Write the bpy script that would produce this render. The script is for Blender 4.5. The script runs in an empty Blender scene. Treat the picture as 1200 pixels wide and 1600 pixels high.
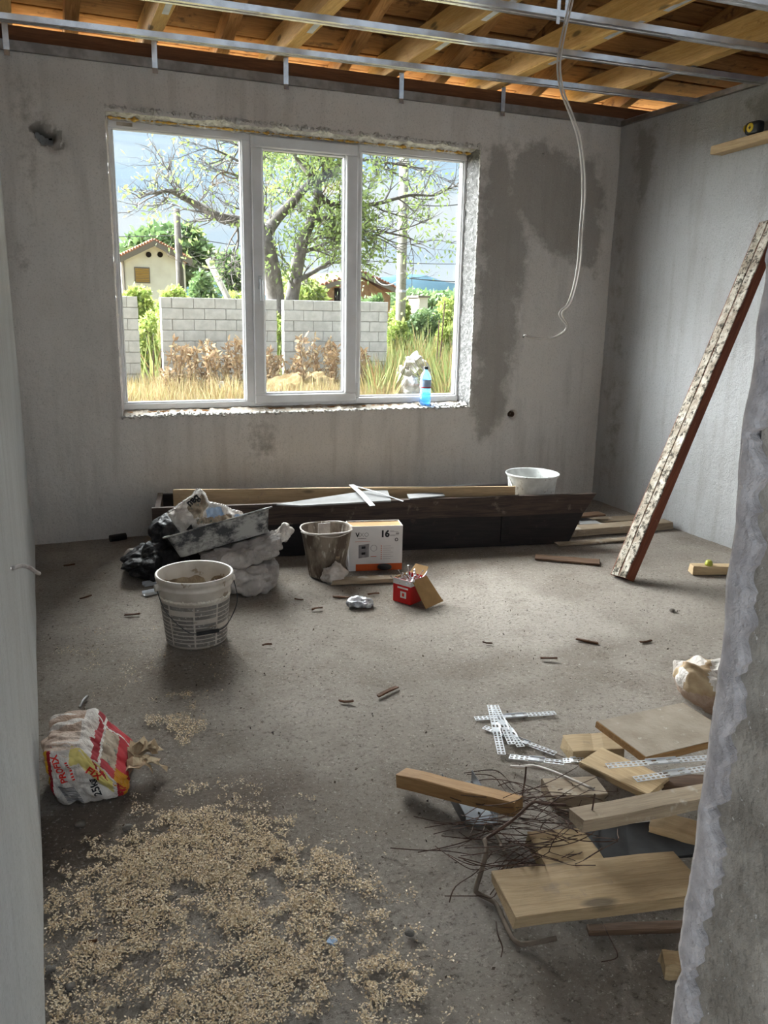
import bpy, bmesh, math, random
import numpy as np
from mathutils import Vector, Matrix, noise as mnoise
from mathutils.bvhtree import BVHTree
rnd = random.Random(7)
nrg = np.random.default_rng(7)
SC = bpy.context.scene
COL = SC.collection
PI = math.pi

# ------------------------------------------------------------------ camera
FPX, CAMH = 1276.88, 1.4498                      # focal length in pixels of the 1200x1600 frame, camera height
YAW, PITCH, ROLL = 0.3958, 0.2438, 0.0196
_f = Vector((math.sin(YAW)*math.cos(PITCH), math.cos(YAW)*math.cos(PITCH), -math.sin(PITCH)))
_r0 = Vector((math.cos(YAW), -math.sin(YAW), 0)); _u0 = _r0.cross(_f)
_r = _r0*math.cos(ROLL)+_u0*math.sin(ROLL); _u = -_r0*math.sin(ROLL)+_u0*math.cos(ROLL)
CAM = Vector((0, 0, CAMH))
cd = bpy.data.cameras.new('camera'); cam = bpy.data.objects.new('camera', cd); COL.objects.link(cam)
cd.lens = FPX*36/1600; cd.sensor_width = 36; cd.clip_start = .02; cd.clip_end = 20000
cam.matrix_world = Matrix(((_r.x, _u.x, -_f.x, 0), (_r.y, _u.y, -_f.y, 0), (_r.z, _u.z, -_f.z, CAMH), (0, 0, 0, 1)))
SC.camera = cam
def ray(x, y): return _f+_r*((x-600)/FPX)+_u*((800-y)/FPX)
def atz(x, y, z=0.0):
    v = ray(x, y); return CAM+v*((z-CAMH)/v.z)
def aty(x, y, Y):
    v = ray(x, y); return CAM+v*(Y/v.y)

# ------------------------------------------------------------------ sky, sun, exposure
def lin(c):
    if isinstance(c, (int, float)): c = (c, c, c)
    return tuple((v/255/12.92 if v/255 <= .04045 else ((v/255+.055)/1.055)**2.4) for v in c[:3])+(1,)
W = bpy.data.worlds.new('sky'); SC.world = W; W.use_nodes = True
wn = W.node_tree.nodes; wl = W.node_tree.links; wn.clear()
w_out = wn.new('ShaderNodeOutputWorld'); w_bg = wn.new('ShaderNodeBackground')
w_tc = wn.new('ShaderNodeTexCoord'); w_mp = wn.new('ShaderNodeMapping'); w_mp.inputs['Scale'].default_value = (2.2, 2.2, 11)
w_ns = wn.new('ShaderNodeTexNoise'); w_ns.inputs['Scale'].default_value = 1.6; w_ns.inputs['Detail'].default_value = 7
w_ns.inputs['Distortion'].default_value = .4
w_rp = wn.new('ShaderNodeValToRGB')
w_rp.color_ramp.elements[0].position = .36; w_rp.color_ramp.elements[0].color = (.50, .74, .98, 1)
w_rp.color_ramp.elements[1].position = .60; w_rp.color_ramp.elements[1].color = (.88, .94, 1.0, 1)
wl.new(w_tc.outputs['Generated'], w_mp.inputs['Vector']); wl.new(w_mp.outputs[0], w_ns.inputs['Vector'])
wl.new(w_ns.outputs['Fac'], w_rp.inputs['Fac']); wl.new(w_rp.outputs[0], w_bg.inputs['Color'])
w_bg.inputs['Strength'].default_value = 0.47
wl.new(w_bg.outputs[0], w_out.inputs['Surface'])
# the veiled sun: a broad bright zone of thin cloud beyond the window, up and to the left
sd = bpy.data.lights.new('sun', 'SUN'); sun = bpy.data.objects.new('sun', sd); COL.objects.link(sun)
sd.energy = 38.0; sd.angle = math.radians(100); sd.color = (.97, .985, 1.0)
SUN_AZ, SUN_EL = math.radians(38), math.radians(28)
sdir = Vector((math.sin(SUN_AZ)*math.cos(SUN_EL), -math.cos(SUN_AZ)*math.cos(SUN_EL), -math.sin(SUN_EL)))
sun.rotation_euler = sdir.to_track_quat('-Z', 'Y').to_euler()
vs = SC.view_settings
vs.view_transform = 'Standard'; vs.look = 'None'; vs.gamma = 1; vs.use_curve_mapping = False
vs.exposure = 1.26
try: SC.cycles.diffuse_bounces = 7; SC.cycles.max_bounces = 14; SC.cycles.transparent_max_bounces = 24
except Exception: pass

# ------------------------------------------------------------------ helpers: objects
def setp(o, label=None, cat=None, group=None, kind=None):
    if label: o['label'] = label
    if cat: o['category'] = cat
    if group: o['group'] = group
    if kind: o['kind'] = kind
    return o
def thing(name, label=None, cat=None, loc=(0, 0, 0), rot=(0, 0, 0), group=None, kind=None):
    o = bpy.data.objects.new(name, None); COL.objects.link(o); o.empty_display_size = .05
    o.location = loc; o.rotation_euler = rot
    return setp(o, label, cat, group, kind)
def obj(name, me, mat=None, parent=None, loc=None, rot=None):
    o = bpy.data.objects.new(name, me); COL.objects.link(o)
    if mat is not None and not me.materials:
        for m in (mat if isinstance(mat, (list, tuple)) else [mat]): me.materials.append(m)
    if parent: o.parent = parent
    if loc is not None: o.location = loc
    if rot is not None: o.rotation_euler = rot
    return o
def mesh(V, F, smooth=False):
    me = bpy.data.meshes.new('m'); me.from_pydata([tuple(v) for v in V], [], F); me.update()
    if smooth: me.polygons.foreach_set('use_smooth', [True]*len(me.polygons))
    return me
def qmesh(V, Q, smooth=False):
    """fast mesh from numpy vertices (n,3) and faces (m,k)"""
    V = np.asarray(V, np.float32); Q = np.asarray(Q, np.int32); m, k = Q.shape
    me = bpy.data.meshes.new('m'); me.vertices.add(len(V)); me.vertices.foreach_set('co', V.ravel())
    me.loops.add(m*k); me.loops.foreach_set('vertex_index', Q.ravel())
    me.polygons.add(m); me.polygons.foreach_set('loop_start', np.arange(m, dtype=np.int32)*k)
    me.polygons.foreach_set('loop_total', np.full(m, k, np.int32))
    if smooth: me.polygons.foreach_set('use_smooth', np.ones(m, bool))
    me.update(calc_edges=True); me.validate(); return me
def join(*parts):
    V = []; F = []
    for v, f in parts:
        n = len(V); V += [tuple(p) for p in v]; F += [tuple(i+n for i in q) for q in f]
    return V, F
def shift(P, d): return [tuple(a+b for a, b in zip(p, d)) for p in P[0]], P[1]
def xform(P, M): return [tuple(M @ Vector(p)) for p in P[0]], P[1]
# ------------------------------------------------------------------ helpers: shapes
def box(x0, x1, y0, y1, z0, z1):
    V = [(x, y, z) for z in (z0, z1) for y in (y0, y1) for x in (x0, x1)]
    return V, [(0, 2, 3, 1), (4, 5, 7, 6), (0, 1, 5, 4), (2, 6, 7, 3), (0, 4, 6, 2), (1, 3, 7, 5)]
def prism(sec, L, n=1, jit=0., warp=0., seed=0, x0=0.):
    """section [(y,z)] swept along X from x0 to x0+L"""
    R = random.Random(seed); k = len(sec); V = []; F = []
    bw = R.uniform(-1, 1)*warp
    for i in range(n+1):
        t = i/n; b = bw*math.sin(PI*t)
        for y, z in sec: V.append((x0+L*t+(R.uniform(-jit, jit)*2.5 if i in (0, n) else 0), y+R.uniform(-jit, jit), z+b+R.uniform(-jit, jit)))
    for i in range(n):
        for j in range(k): a = i*k+j; b = i*k+(j+1) % k; F.append((a, a+k, b+k, b))
    F.append(tuple(range(k))); F.append(tuple(reversed(range(n*k, n*k+k))))
    return V, F
def chsec(w, t, c=.003):
    y, z = w/2, t/2
    return [(-y+c, -z), (-y, -z+c), (-y, z-c), (-y+c, z), (y-c, z), (y, z-c), (y, -z+c), (y-c, -z)]
def lathe(prof, n=48, wob=0., seed=0, close=False):
    R = random.Random(seed); ph = [R.uniform(0, 6.28) for _ in range(6)]
    V = []; F = []; k = len(prof)
    for i in range(n):
        a = 2*PI*i/n; q = 1+wob*(math.sin(2*a+ph[0])+.6*math.sin(3*a+ph[1])+.4*math.sin(5*a+ph[2]))
        for r, z in prof: V.append((r*q*math.cos(a), r*q*math.sin(a), z))
    for i in range(n):
        for j in range(k-1):
            a = i*k+j; b = ((i+1) % n)*k+j; F.append((a, b, b+1, a+1))
    return V, F
def smoothpts(P, n=6):
    P = [Vector(p) for p in P]; out = []
    for i in range(len(P)-1):
        p0 = P[max(i-1, 0)]; p1 = P[i]; p2 = P[i+1]; p3 = P[min(i+2, len(P)-1)]
        for k in range(n):
            t = k/n
            out.append(.5*((2*p1)+(p2-p0)*t+(2*p0-5*p1+4*p2-p3)*t*t+(3*p1-p0-3*p2+p3)*t**3))
    out.append(P[-1]); return out
def tube(P, r, k=6, caps=True):
    P = [Vector(p) for p in P]; n = len(P); V = []; F = []
    rr = r if isinstance(r, (list, tuple)) else [r]*n
    t = (P[1]-P[0]).normalized(); up = Vector((0, 0, 1)) if abs(t.z) < .9 else Vector((1, 0, 0))
    s = t.cross(up).normalized()
    for i in range(n):
        t = (P[min(i+1, n-1)]-P[max(i-1, 0)])
        t = t.normalized() if t.length > 1e-9 else Vector((0, 0, 1))
        s = (s-t*s.dot(t)); s = s.normalized() if s.length > 1e-6 else t.orthogonal().normalized()
        b = t.cross(s)
        for j in range(k):
            a = 2*PI*j/k; V.append(P[i]+(s*math.cos(a)+b*math.sin(a))*rr[i])
    for i in range(n-1):
        for j in range(k):
            a = i*k+j; b2 = i*k+(j+1) % k; F.append((a, b2, b2+k, a+k))
    if caps: F.append(tuple(reversed(range(k)))); F.append(tuple(range((n-1)*k, n*k)))
    return [tuple(v) for v in V], F
def strip(P, w, side, t=.001):
    """flat band of width w along points P (side = width direction), thickness t"""
    P = [Vector(p) for p in P]; s = Vector(side).normalized(); V = []; F = []
    for i, p in enumerate(P):
        tg = (P[min(i+1, len(P)-1)]-P[max(i-1, 0)]).normalized(); nrm = tg.cross(s).normalized()
        for a, b in ((-1, 0), (1, 0), (1, 1), (-1, 1)): V.append(p+s*(a*w/2)+nrm*(b*t))
    for i in range(len(P)-1):
        for j in range(4): a = i*4+j; b = i*4+(j+1) % 4; F.append((a, b, b+4, a+4))
    F += [(3, 2, 1, 0), tuple(range(len(V)-4, len(V)))]
    return [tuple(v) for v in V], F
def blobmesh(dims, k=4., n=16, amp=.02, freq=6., seed=0, fn=None, creases=.0, cf=9., vor=0., vf=9.):
    """rounded box sack with crumples; dims = half sizes"""
    bm = bmesh.new(); bmesh.ops.create_cube(bm, size=2)
    bmesh.ops.subdivide_edges(bm, edges=bm.edges[:], cuts=n, use_grid_fill=True)
    off = Vector((seed*3.7, seed*1.3, seed*7.1))
    for v in bm.verts:
        p = v.co.copy(); q = (abs(p.x)**k+abs(p.y)**k+abs(p.z)**k)**(1/k); d = p/q
        w = Vector((d.x*dims[0], d.y*dims[1], d.z*dims[2])); nn = d.normalized()
        a = mnoise.fractal(w*freq+off, 1., 2., 3)*amp
        if creases:
            c = 1-abs(mnoise.noise(w*cf+off*2))*2.2; c2 = 1-abs(mnoise.noise(w*cf*1.9+off))*2.2
            a += creases*(max(c, -.3)+.5*max(c2, -.3)-.4)
        if vor:
            dd = mnoise.voronoi(w*vf+off)[0]; a += vor*(min(dd[1]-dd[0], .5)-.2)
            dd = mnoise.voronoi(w*vf*2.3+off)[0]; a += .4*vor*(min(dd[1]-dd[0], .5)-.2)
        w = w+nn*a
        if fn: w = Vector(fn(w, d))
        v.co = w
    me = bpy.data.meshes.new('m'); bm.to_mesh(me); bm.free()
    me.polygons.foreach_set('use_smooth', [True]*len(me.polygons)); return me
def text(s, size, bold=0., font=None):
    cu = bpy.data.curves.new('t', 'FONT'); cu.body = s; cu.size = size; cu.offset = bold; cu.align_x = 'CENTER'; cu.align_y = 'CENTER'
    cu.resolution_u = 3
    o = bpy.data.objects.new('t', cu); COL.objects.link(o)
    dg = bpy.context.evaluated_depsgraph_get(); dg.update()
    me = bpy.data.meshes.new_from_object(o.evaluated_get(dg)); bpy.data.objects.remove(o); bpy.data.curves.remove(cu)
    return me
def refine(me, maxlen):
    bm = bmesh.new(); bm.from_mesh(me); bmesh.ops.triangulate(bm, faces=bm.faces[:])
    for _ in range(4):
        e = [e for e in bm.edges if e.calc_length() > maxlen]
        if not e: break
        bmesh.ops.subdivide_edges(bm, edges=e, cuts=1); bmesh.ops.triangulate(bm, faces=bm.faces[:])
    bm.to_mesh(me); bm.free(); return me
def stick(me, target, o, ux, uy, off=.0012, maxlen=.01):
    """press a flat mesh (x,y plane at o, axes ux,uy) along -normal on to target mesh (same local frame)"""
    bm = bmesh.new(); bm.from_mesh(target); tree = BVHTree.FromBMesh(bm)
    ux = Vector(ux).normalized(); uy = Vector(uy); uy = (uy-ux*uy.dot(ux)).normalized(); n = ux.cross(uy)
    refine(me, maxlen)
    for v in me.vertices:
        p = Vector(o)+ux*v.co.x+uy*v.co.y
        hit = tree.ray_cast(p+n*.4, -n)
        if hit[0] is None: hit = tree.find_nearest(p)
        v.co = hit[0]+n*off
    bm.free(); me.update(); return me
def vnoise(x, y, s, seed=0):
    """2-D value noise, numpy"""
    g = np.random.default_rng(seed).random((256, 256)); x = np.asarray(x)/s+500; y = np.asarray(y)/s+500
    i = np.floor(x).astype(int); j = np.floor(y).astype(int); fx = x-i; fy = y-j
    fx = fx*fx*(3-2*fx); fy = fy*fy*(3-2*fy); a = lambda p, q: g[p % 256, q % 256]
    return (a(i, j)*(1-fx)+a(i+1, j)*fx)*(1-fy)+(a(i, j+1)*(1-fx)+a(i+1, j+1)*fx)*fy
def fbm(x, y, s, seed=0, o=4):
    r = 0; t = 0
    for k in range(o): r = r+vnoise(x, y, s/2**k, seed+k)*.5**k; t += .5**k
    return r/t
def sdpoly(x, y, poly):
    """signed distance to a polygon, + inside"""
    x = np.asarray(x, float); y = np.asarray(y, float); d = np.full(x.shape, 1e9); ins = np.zeros(x.shape, bool); n = len(poly)
    for i in range(n):
        ax, ay = poly[i]; bx, by = poly[(i+1) % n]; ex, ey = bx-ax, by-ay
        t = np.clip(((x-ax)*ex+(y-ay)*ey)/(ex*ex+ey*ey+1e-12), 0, 1)
        d = np.minimum(d, np.hypot(x-ax-t*ex, y-ay-t*ey))
        c = ((ay > y) != (by > y)); ins ^= c & (x < (bx-ax)*(y-ay)/((by-ay)+1e-12)+ax)
    return np.where(ins, d, -d)
def quads(C, D, Wd, L, w):
    """leaf quads: centres C, directions D, side dirs Wd, lengths L, widths w (diamond-ish)"""
    D = D/np.linalg.norm(D, axis=1, keepdims=True); S = np.cross(D, Wd); S /= np.linalg.norm(S, axis=1, keepdims=True)+1e-9
    L = L[:, None]; w = w[:, None]
    V = np.stack([C, C+D*L*.45+S*w*.5, C+D*L, C+D*L*.45-S*w*.5], 1).reshape(-1, 3)
    return V, np.arange(len(V)).reshape(-1, 4)
def rdir(n, g=nrg):
    v = g.normal(size=(n, 3)); return v/np.linalg.norm(v, axis=1, keepdims=True)
# ------------------------------------------------------------------ materials
class NT:
    def __init__(s, name):
        s.m = bpy.data.materials.new(name); s.m.use_nodes = True; s.t = s.m.node_tree; s.n = s.t.nodes; s.n.clear()
        s.out = s.n.new('ShaderNodeOutputMaterial'); s.b = s.n.new('ShaderNodeBsdfPrincipled'); s.l(s.b.outputs[0], s.out.inputs[0])
        s.vec = None
    def l(s, a, b): s.t.links.new(a, b)
    def node(s, typ, **kw):
        n = s.n.new(typ)
        for k, v in kw.items(): setattr(n, k, v)
        return n
    def coords(s, stretch=(1, 1, 1), rand=True):
        tc = s.node('ShaderNodeTexCoord'); mp = s.node('ShaderNodeMapping'); mp.inputs['Scale'].default_value = stretch
        if rand:
            oi = s.node('ShaderNodeObjectInfo'); mu = s.node('ShaderNodeMath', operation='MULTIPLY'); mu.inputs[1].default_value = 37.
            s.l(oi.outputs['Random'], mu.inputs[0]); s.l(mu.outputs[0], mp.inputs['Location'])
        s.l(tc.outputs['Object'], mp.inputs['Vector']); return mp.outputs[0]
    def noise(s, vec, scale, detail=4, rough=.55, dist=0.):
        n = s.node('ShaderNodeTexNoise'); n.inputs['Scale'].default_value = scale; n.inputs['Detail'].default_value = detail
        n.inputs['Roughness'].default_value = rough; n.inputs['Distortion'].default_value = dist; s.l(vec, n.inputs['Vector']); return n.outputs['Fac']
    def rng(s, v, a, b, c=0., d=1.):
        n = s.node('ShaderNodeMapRange'); n.inputs[1].default_value = a; n.inputs[2].default_value = b; n.inputs[3].default_value = c; n.inputs[4].default_value = d
        s.l(v, n.inputs[0]); return n.outputs[0]
    def mix(s, f, a, b):
        n = s.node('ShaderNodeMix', data_type='RGBA')
        if isinstance(f, (int, float)): n.inputs[0].default_value = f
        else: s.l(f, n.inputs[0])
        for i, c in ((6, a), (7, b)):
            if isinstance(c, tuple): n.inputs[i].default_value = c
            else: s.l(c, n.inputs[i])
        return n.outputs[2]
    def math(s, op, a, b=0.):
        n = s.node('ShaderNodeMath', operation=op)
        for i, v in enumerate((a, b)):
            if isinstance(v, (int, float)): n.inputs[i].default_value = v
            else: s.l(v, n.inputs[i])
        return n.outputs[0]
    def attr(s, name):
        n = s.node('ShaderNodeAttribute'); n.attribute_name = name; return n.outputs['Fac']
    def bump(s, h, strength, dist=.01):
        n = s.node('ShaderNodeBump'); n.inputs['Strength'].default_value = strength; n.inputs['Distance'].default_value = dist
        s.l(h, n.inputs['Height'])
        if s.b.inputs['Normal'].links: s.l(s.b.inputs['Normal'].links[0].from_socket, n.inputs['Normal'])
        s.l(n.outputs[0], s.b.inputs['Normal'])
    def done(s, col, rough=.8, metal=0., spec=.3):
        if isinstance(col, tuple): s.b.inputs['Base Color'].default_value = col
        else: s.l(col, s.b.inputs['Base Color'])
        if isinstance(rough, (int, float)): s.b.inputs['Roughness'].default_value = rough
        else: s.l(rough, s.b.inputs['Roughness'])
        s.b.inputs['Metallic'].default_value = metal; s.b.inputs['Specular IOR Level'].default_value = spec
        return s.m
def plain(name, c1, c2=None, scale=8., rough=.8, bump=0., bs=60., metal=0., stretch=(1, 1, 1), lo=.38, hi=.62, c3=None, s3=30., t3=.62, spec=.3, bd=.01, rand=True):
    t = NT(name); v = t.coords(stretch, rand); col = lin(c1)
    if c2 is not None: col = t.mix(t.rng(t.noise(v, scale, 5), lo, hi), lin(c1), lin(c2))
    if c3 is not None: col = t.mix(t.rng(t.noise(v, s3, 4, .65), t3, t3+.06), col, lin(c3))
    if bump: t.bump(t.noise(v, bs, 4, .6), bump, bd)
    return t.done(col, rough, metal, spec)
def wood(name, c1, c2, knots=True, rough=.75, blotch=None, dt=.55, vary=.82):
    t = NT(name); v = t.coords((1.2, 14, 14)); v2 = t.coords((1, 1, 1))
    g = t.noise(v, 3.2, 6, .6, 1.2); col = t.mix(t.rng(g, .35, .66), lin(c1), lin(c2))
    fine = t.noise(t.coords((6, 90, 90)), 3, 3); col = t.mix(t.rng(fine, .4, .75, 0, .35), col, lin(tuple(int(x*.62) for x in c1)))
    if knots:
        vo = t.node('ShaderNodeTexVoronoi'); vo.inputs['Scale'].default_value = 1.0; t.l(t.coords((3., 9, 9)), vo.inputs['Vector'])
        col = t.mix(t.rng(vo.outputs['Distance'], .10, .17, .8, 0), col, lin(tuple(int(x*.45) for x in c1)))
    if blotch is not None: col = t.mix(t.rng(t.noise(v2, 11, 6, .65), dt, dt+.12), col, lin(blotch))
    oi = t.node('ShaderNodeObjectInfo'); hs = t.node('ShaderNodeHueSaturation'); t.l(t.rng(oi.outputs['Random'], 0, 1, vary, 1.12), hs.inputs['Value']); t.l(col, hs.inputs['Color']); col = hs.outputs[0]
    t.bump(g, .25, .004); t.bump(fine, .3, .002)
    return t.done(col, rough, 0, .25)
M = {}
# grainy render of the walls; damp = darker wet patches, plus shade painted inside the hole, pale = whitish dried patches (attributes painted as shapes)
def wallmat(name, c1, c2, damp, pale, grain=.5, gd=.014):
    t = NT(name); v = t.coords((1, 1, 1), False)
    big = t.noise(v, 1.7, 6, .6); col = t.mix(t.rng(big, .35, .68), lin(c1), lin(c2))
    streak = t.noise(t.coords((7, 7, .8), False), 1.5, 5, .6); col = t.mix(t.rng(streak, .5, .78, 0, .35), col, lin(damp))
    n1 = t.math('MULTIPLY', t.math('SUBTRACT', t.noise(v, 9, 7, .7), .5), .34)
    d = t.math('ADD', t.attr('damp'), n1); col = t.mix(t.rng(d, -.02, .05, 0, .62), col, lin(damp))
    p = t.math('ADD', t.attr('pale'), n1); col = t.mix(t.rng(p, -.012, .03, 0, .8), col, lin(pale))
    sp = t.noise(v, 110, 5, .75); col = t.mix(t.rng(sp, .54, .70, 0, .55), col, lin(tuple(int(x*.6) for x in c1)))
    sp2 = t.noise(v, 120, 3, .6); col = t.mix(t.rng(sp2, .62, .75, 0, .5), col, lin(pale))
    t.bump(t.noise(v, 60, 7, .8), grain, gd); t.bump(t.noise(v, 22, 5, .6), .3, .015)
    return t.done(col, .95, 0, .15)
M['wall'] = wallmat('cement_render', (212, 207, 202), (198, 193, 188), (126, 120, 113), (206, 200, 193))
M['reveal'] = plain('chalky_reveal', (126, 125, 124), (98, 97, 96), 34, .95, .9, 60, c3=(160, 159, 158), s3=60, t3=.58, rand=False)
M['wallR'] = wallmat('cement_render_rough', (212, 212, 213), (200, 199, 199), (146, 141, 133), (216, 214, 212), 1.0, .024)
M['wallL'] = wallmat('cement_render_smooth', (200, 200, 198), (188, 187, 184), (150, 148, 144), (212, 212, 210), .5)
t = NT('rough_concrete_floor'); v = t.coords((1, 1, 1), False)
col = t.mix(t.rng(t.noise(v, 1.1, 7, .62), .36, .66), lin((182, 173, 163)), lin((158, 148, 138)))
col = t.mix(t.rng(t.noise(v, 4.5, 6, .7), .52, .72, 0, .7), col, lin((146, 135, 124)))
col = t.mix(t.rng(t.attr('blotch'), 0, 1, 0, .75), col, lin((112, 98, 86)))
col = t.mix(t.rng(t.noise(v, 60, 7, .8), .53, .64, 0, .85), col, lin((104, 95, 87)))
col = t.mix(t.rng(t.noise(v, 90, 5, .8), .58, .66, 0, .8), col, lin((222, 214, 203)))
t.bump(t.noise(v, 55, 7, .8), 1.0, .024); t.bump(t.noise(v, 9, 4, .6), .35, .03)
M['floor'] = t.done(col, .95, 0, .12)
M['jamb'] = plain('raw_concrete', (182, 173, 160), (142, 133, 121), 9, .95, .9, 40, c3=(214, 209, 201), s3=85, t3=.63, rand=False)
M['lip'] = plain('broken_plaster_edge', (198, 190, 187), (172, 164, 161), 24, .95, .8, 70, rand=False)
M['mortar'] = plain('crumbled_mortar', (206, 203, 198), (160, 156, 150), 30, .95, .8, 120, c3=(110, 104, 98), s3=60, t3=.62, rand=False)
M['foam'] = plain('yellow_foam', (214, 178, 92), (176, 132, 60), 25, .9, .6, 90)
M['opening_shade'] = plain('painted_opening_shade', (16, 11, 11), (30, 22, 20), 30, .95)  # near-black colour standing in for the shade deep in openings
M['pvc'] = plain('white_window_plastic', (214, 214, 216), (204, 203, 203), 6, .35, spec=.5, c3=(176, 172, 166), s3=9, t3=.68)
M['gasket'] = plain('rubber_gasket', (60, 60, 62), None, rough=.7)
M['metalh'] = plain('satin_metal', (190, 190, 192), None, rough=.3, metal=.9)
t = NT('window_glass'); t.n.remove(t.b); tr = t.node('ShaderNodeBsdfTransparent'); gl = t.node('ShaderNodeBsdfGlossy'); gl.inputs['Roughness'].default_value = .02
lw = t.node('ShaderNodeLayerWeight'); lw.inputs[0].default_value = .5; fr = t.math('ADD', t.math('MULTIPLY', t.math('POWER', lw.outputs['Facing'], 5.), .9), .04); mx = t.node('ShaderNodeMixShader'); tr.inputs[0].default_value = (.96, .98, .97, 1)
t.l(fr, mx.inputs[0]); t.l(tr.outputs[0], mx.inputs[1]); t.l(gl.outputs[0], mx.inputs[2]); t.l(mx.outputs[0], t.out.inputs[0]); M['glass'] = t.m
def clearplastic(name, tint, gloss=.12):
    t = NT(name); t.n.remove(t.b); tr = t.node('ShaderNodeBsdfTransparent'); tr.inputs[0].default_value = tint
    gl = t.node('ShaderNodeBsdfGlossy'); gl.inputs['Roughness'].default_value = .08; df = t.node('ShaderNodeBsdfTranslucent'); df.inputs[0].default_value = tint
    m1 = t.node('ShaderNodeMixShader'); m1.inputs[0].default_value = .18; t.l(tr.outputs[0], m1.inputs[1]); t.l(df.outputs[0], m1.inputs[2])
    lw = t.node('ShaderNodeLayerWeight'); lw.inputs[0].default_value = .25
    m2 = t.node('ShaderNodeMixShader'); t.l(t.rng(lw.outputs['Facing'], 0, 1, gloss*.4, .6), m2.inputs[0]); t.l(m1.outputs[0], m2.inputs[1]); t.l(gl.outputs[0], m2.inputs[2])
    t.l(m2.outputs[0], t.out.inputs[0]); return t.m
M['bottle'] = clearplastic('blue_clear_plastic', (.48, .74, .95, 1)); M['water'] = clearplastic('tinted_water', (.50, .76, .97, 1), .05)
M['film'] = clearplastic('clear_film', (.86, .88, .9, 1), .5)
# timber
M['joist'] = wood('pine_joist', (222, 182, 116), (200, 156, 88), blotch=(150, 104, 52), dt=.62, vary=.75)
M['rafter'] = wood('pine_rafter', (190, 140, 84), (154, 108, 60), blotch=(100, 66, 40), dt=.58, vary=.6)
M['sheath'] = wood('roof_board', (184, 132, 78), (150, 104, 58), blotch=(98, 64, 38), dt=.57, vary=.62)
M['plate'] = wood('brown_wall_plate', (132, 88, 58), (104, 68, 44), False)
M['plank'] = wood('tan_plank', (176, 152, 120), (154, 130, 98), blotch=(140, 122, 102), dt=.60)
M['planklight'] = wood('light_plank', (196, 172, 136), (174, 148, 112), blotch=(150, 132, 110), dt=.62)
M['plankgrey'] = wood('weathered_plank', (158, 142, 122), (132, 116, 98), False, blotch=(174, 166, 154), dt=.55)
M['plankdark'] = wood('dark_plank', (112, 88, 70), (84, 64, 50), False)
M['orange'] = wood('orange_batten', (166, 130, 88), (142, 106, 68), False)
M['form'] = wood('black_formwork', (40, 34, 34), (24, 21, 23), False, .5, blotch=(64, 52, 46), dt=.62)
M['formtop'] = wood('dirty_formwork', (78, 64, 56), (50, 42, 40), False, .8, blotch=(110, 98, 88), dt=.60)
M['beamred'] = wood('red_brown_beam', (120, 66, 44), (92, 48, 34), False, blotch=(140, 104, 84), dt=.64)
t = NT('cement_smeared_face'); v = t.coords((1, 1, 1)); vs_ = t.coords((1.5, 9, 9))
col = t.mix(t.rng(t.noise(v, 14, 7, .7), .36, .58), lin((188, 181, 169)), lin((140, 129, 115)))
col = t.mix(t.rng(t.noise(v, 30, 7, .8), .505, .57), col, lin((64, 60, 53))); t.bump(t.noise(v, 60, 5, .7), .7, .008)
M['beamface'] = t.done(col, .95, 0, .15)
M['cardboard'] = plain('brown_cardboard', (166, 132, 88), (150, 118, 78), 12, .85)
# metal
M['zinc'] = plain('galvanised_steel', (222, 224, 228), (200, 203, 208), 20, .35, metal=.45, bump=.05, bs=40)
M['zincdull'] = plain('dull_galvanised_steel', (206, 205, 205), (182, 181, 181), 14, .26, metal=.95)
M['steelgrey'] = plain('grey_steel', (118, 120, 124), (96, 98, 102), 14, .35, metal=.6)
M['zinctrack'] = plain('weathered_zinc_track', (150, 144, 138), (122, 116, 110), 12, .5, metal=.75)
M['rust'] = plain('rusty_wire', (92, 70, 60), (68, 50, 42), 30, .8, metal=.2)
M['rod'] = plain('grey_rod', (128, 114, 100), (104, 90, 78), 18, .7, metal=.2)
# plastics, paper
M['bucket'] = plain('white_bucket_plastic', (204, 197, 188), (182, 173, 162), 9, .5, c3=(140, 124, 106), s3=14, t3=.60, spec=.4)
M['bucketprint'] = plain('worn_grey_print', (126, 121, 117), (108, 102, 97), 26, .6, c3=(196, 192, 186), s3=70, t3=.60)
M['whitepaint'] = plain('splashed_plaster', (222, 216, 204), (196, 188, 176), 60, .9, .3, 90)
M['residue'] = plain('dried_mortar', (158, 142, 120), (116, 98, 80), 16, .95, .6, 70, c3=(202, 194, 180), s3=30, t3=.62)
M['black'] = plain('black_plastic', (26, 26, 28), (40, 40, 42), 20, .5)
t = NT('mortar_bucket'); v = t.coords((1, 1, .35)); col = t.mix(t.rng(t.noise(v, 11, 6, .65), .40, .56), lin((140, 130, 118)), lin((92, 80, 70)))
col = t.mix(t.rng(t.noise(v, 40, 4), .6, .68), col, lin((190, 184, 172))); t.bump(t.noise(v, 50, 4), .4, .006); M['mbucket'] = t.done(col, .85, 0, .25)
t = NT('mortar_tray'); v = t.coords((.7, 1, 1)); col = t.mix(t.rng(t.noise(v, 9, 7, .72), .44, .56), lin((66, 66, 68)), lin((168, 166, 162)))
t.bump(t.noise(v, 50, 4), .4, .005); M['tray'] = t.done(col, .75, 0, .3)
M['tub'] = plain('milky_white_plastic', (206, 208, 206), (182, 184, 182), 14, .5, c3=(148, 144, 138), s3=22, t3=.60, spec=.4)
M['sackgrey'] = plain('dusty_grey_sack', (176, 170, 166), (150, 144, 140), 9, .9, 1.0, 16, c3=(70, 64, 60), s3=9, t3=.70, bd=.02)
M['sackwhite'] = plain('white_sack_paper', (214, 208, 202), (186, 176, 168), 9, .8, 1.0, 16, bd=.02)
M['sackbrown'] = plain('stained_shaded_sack_paper', (196, 178, 164), (150, 122, 102), 7, .8, 1.0, 16, bd=.02)
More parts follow.
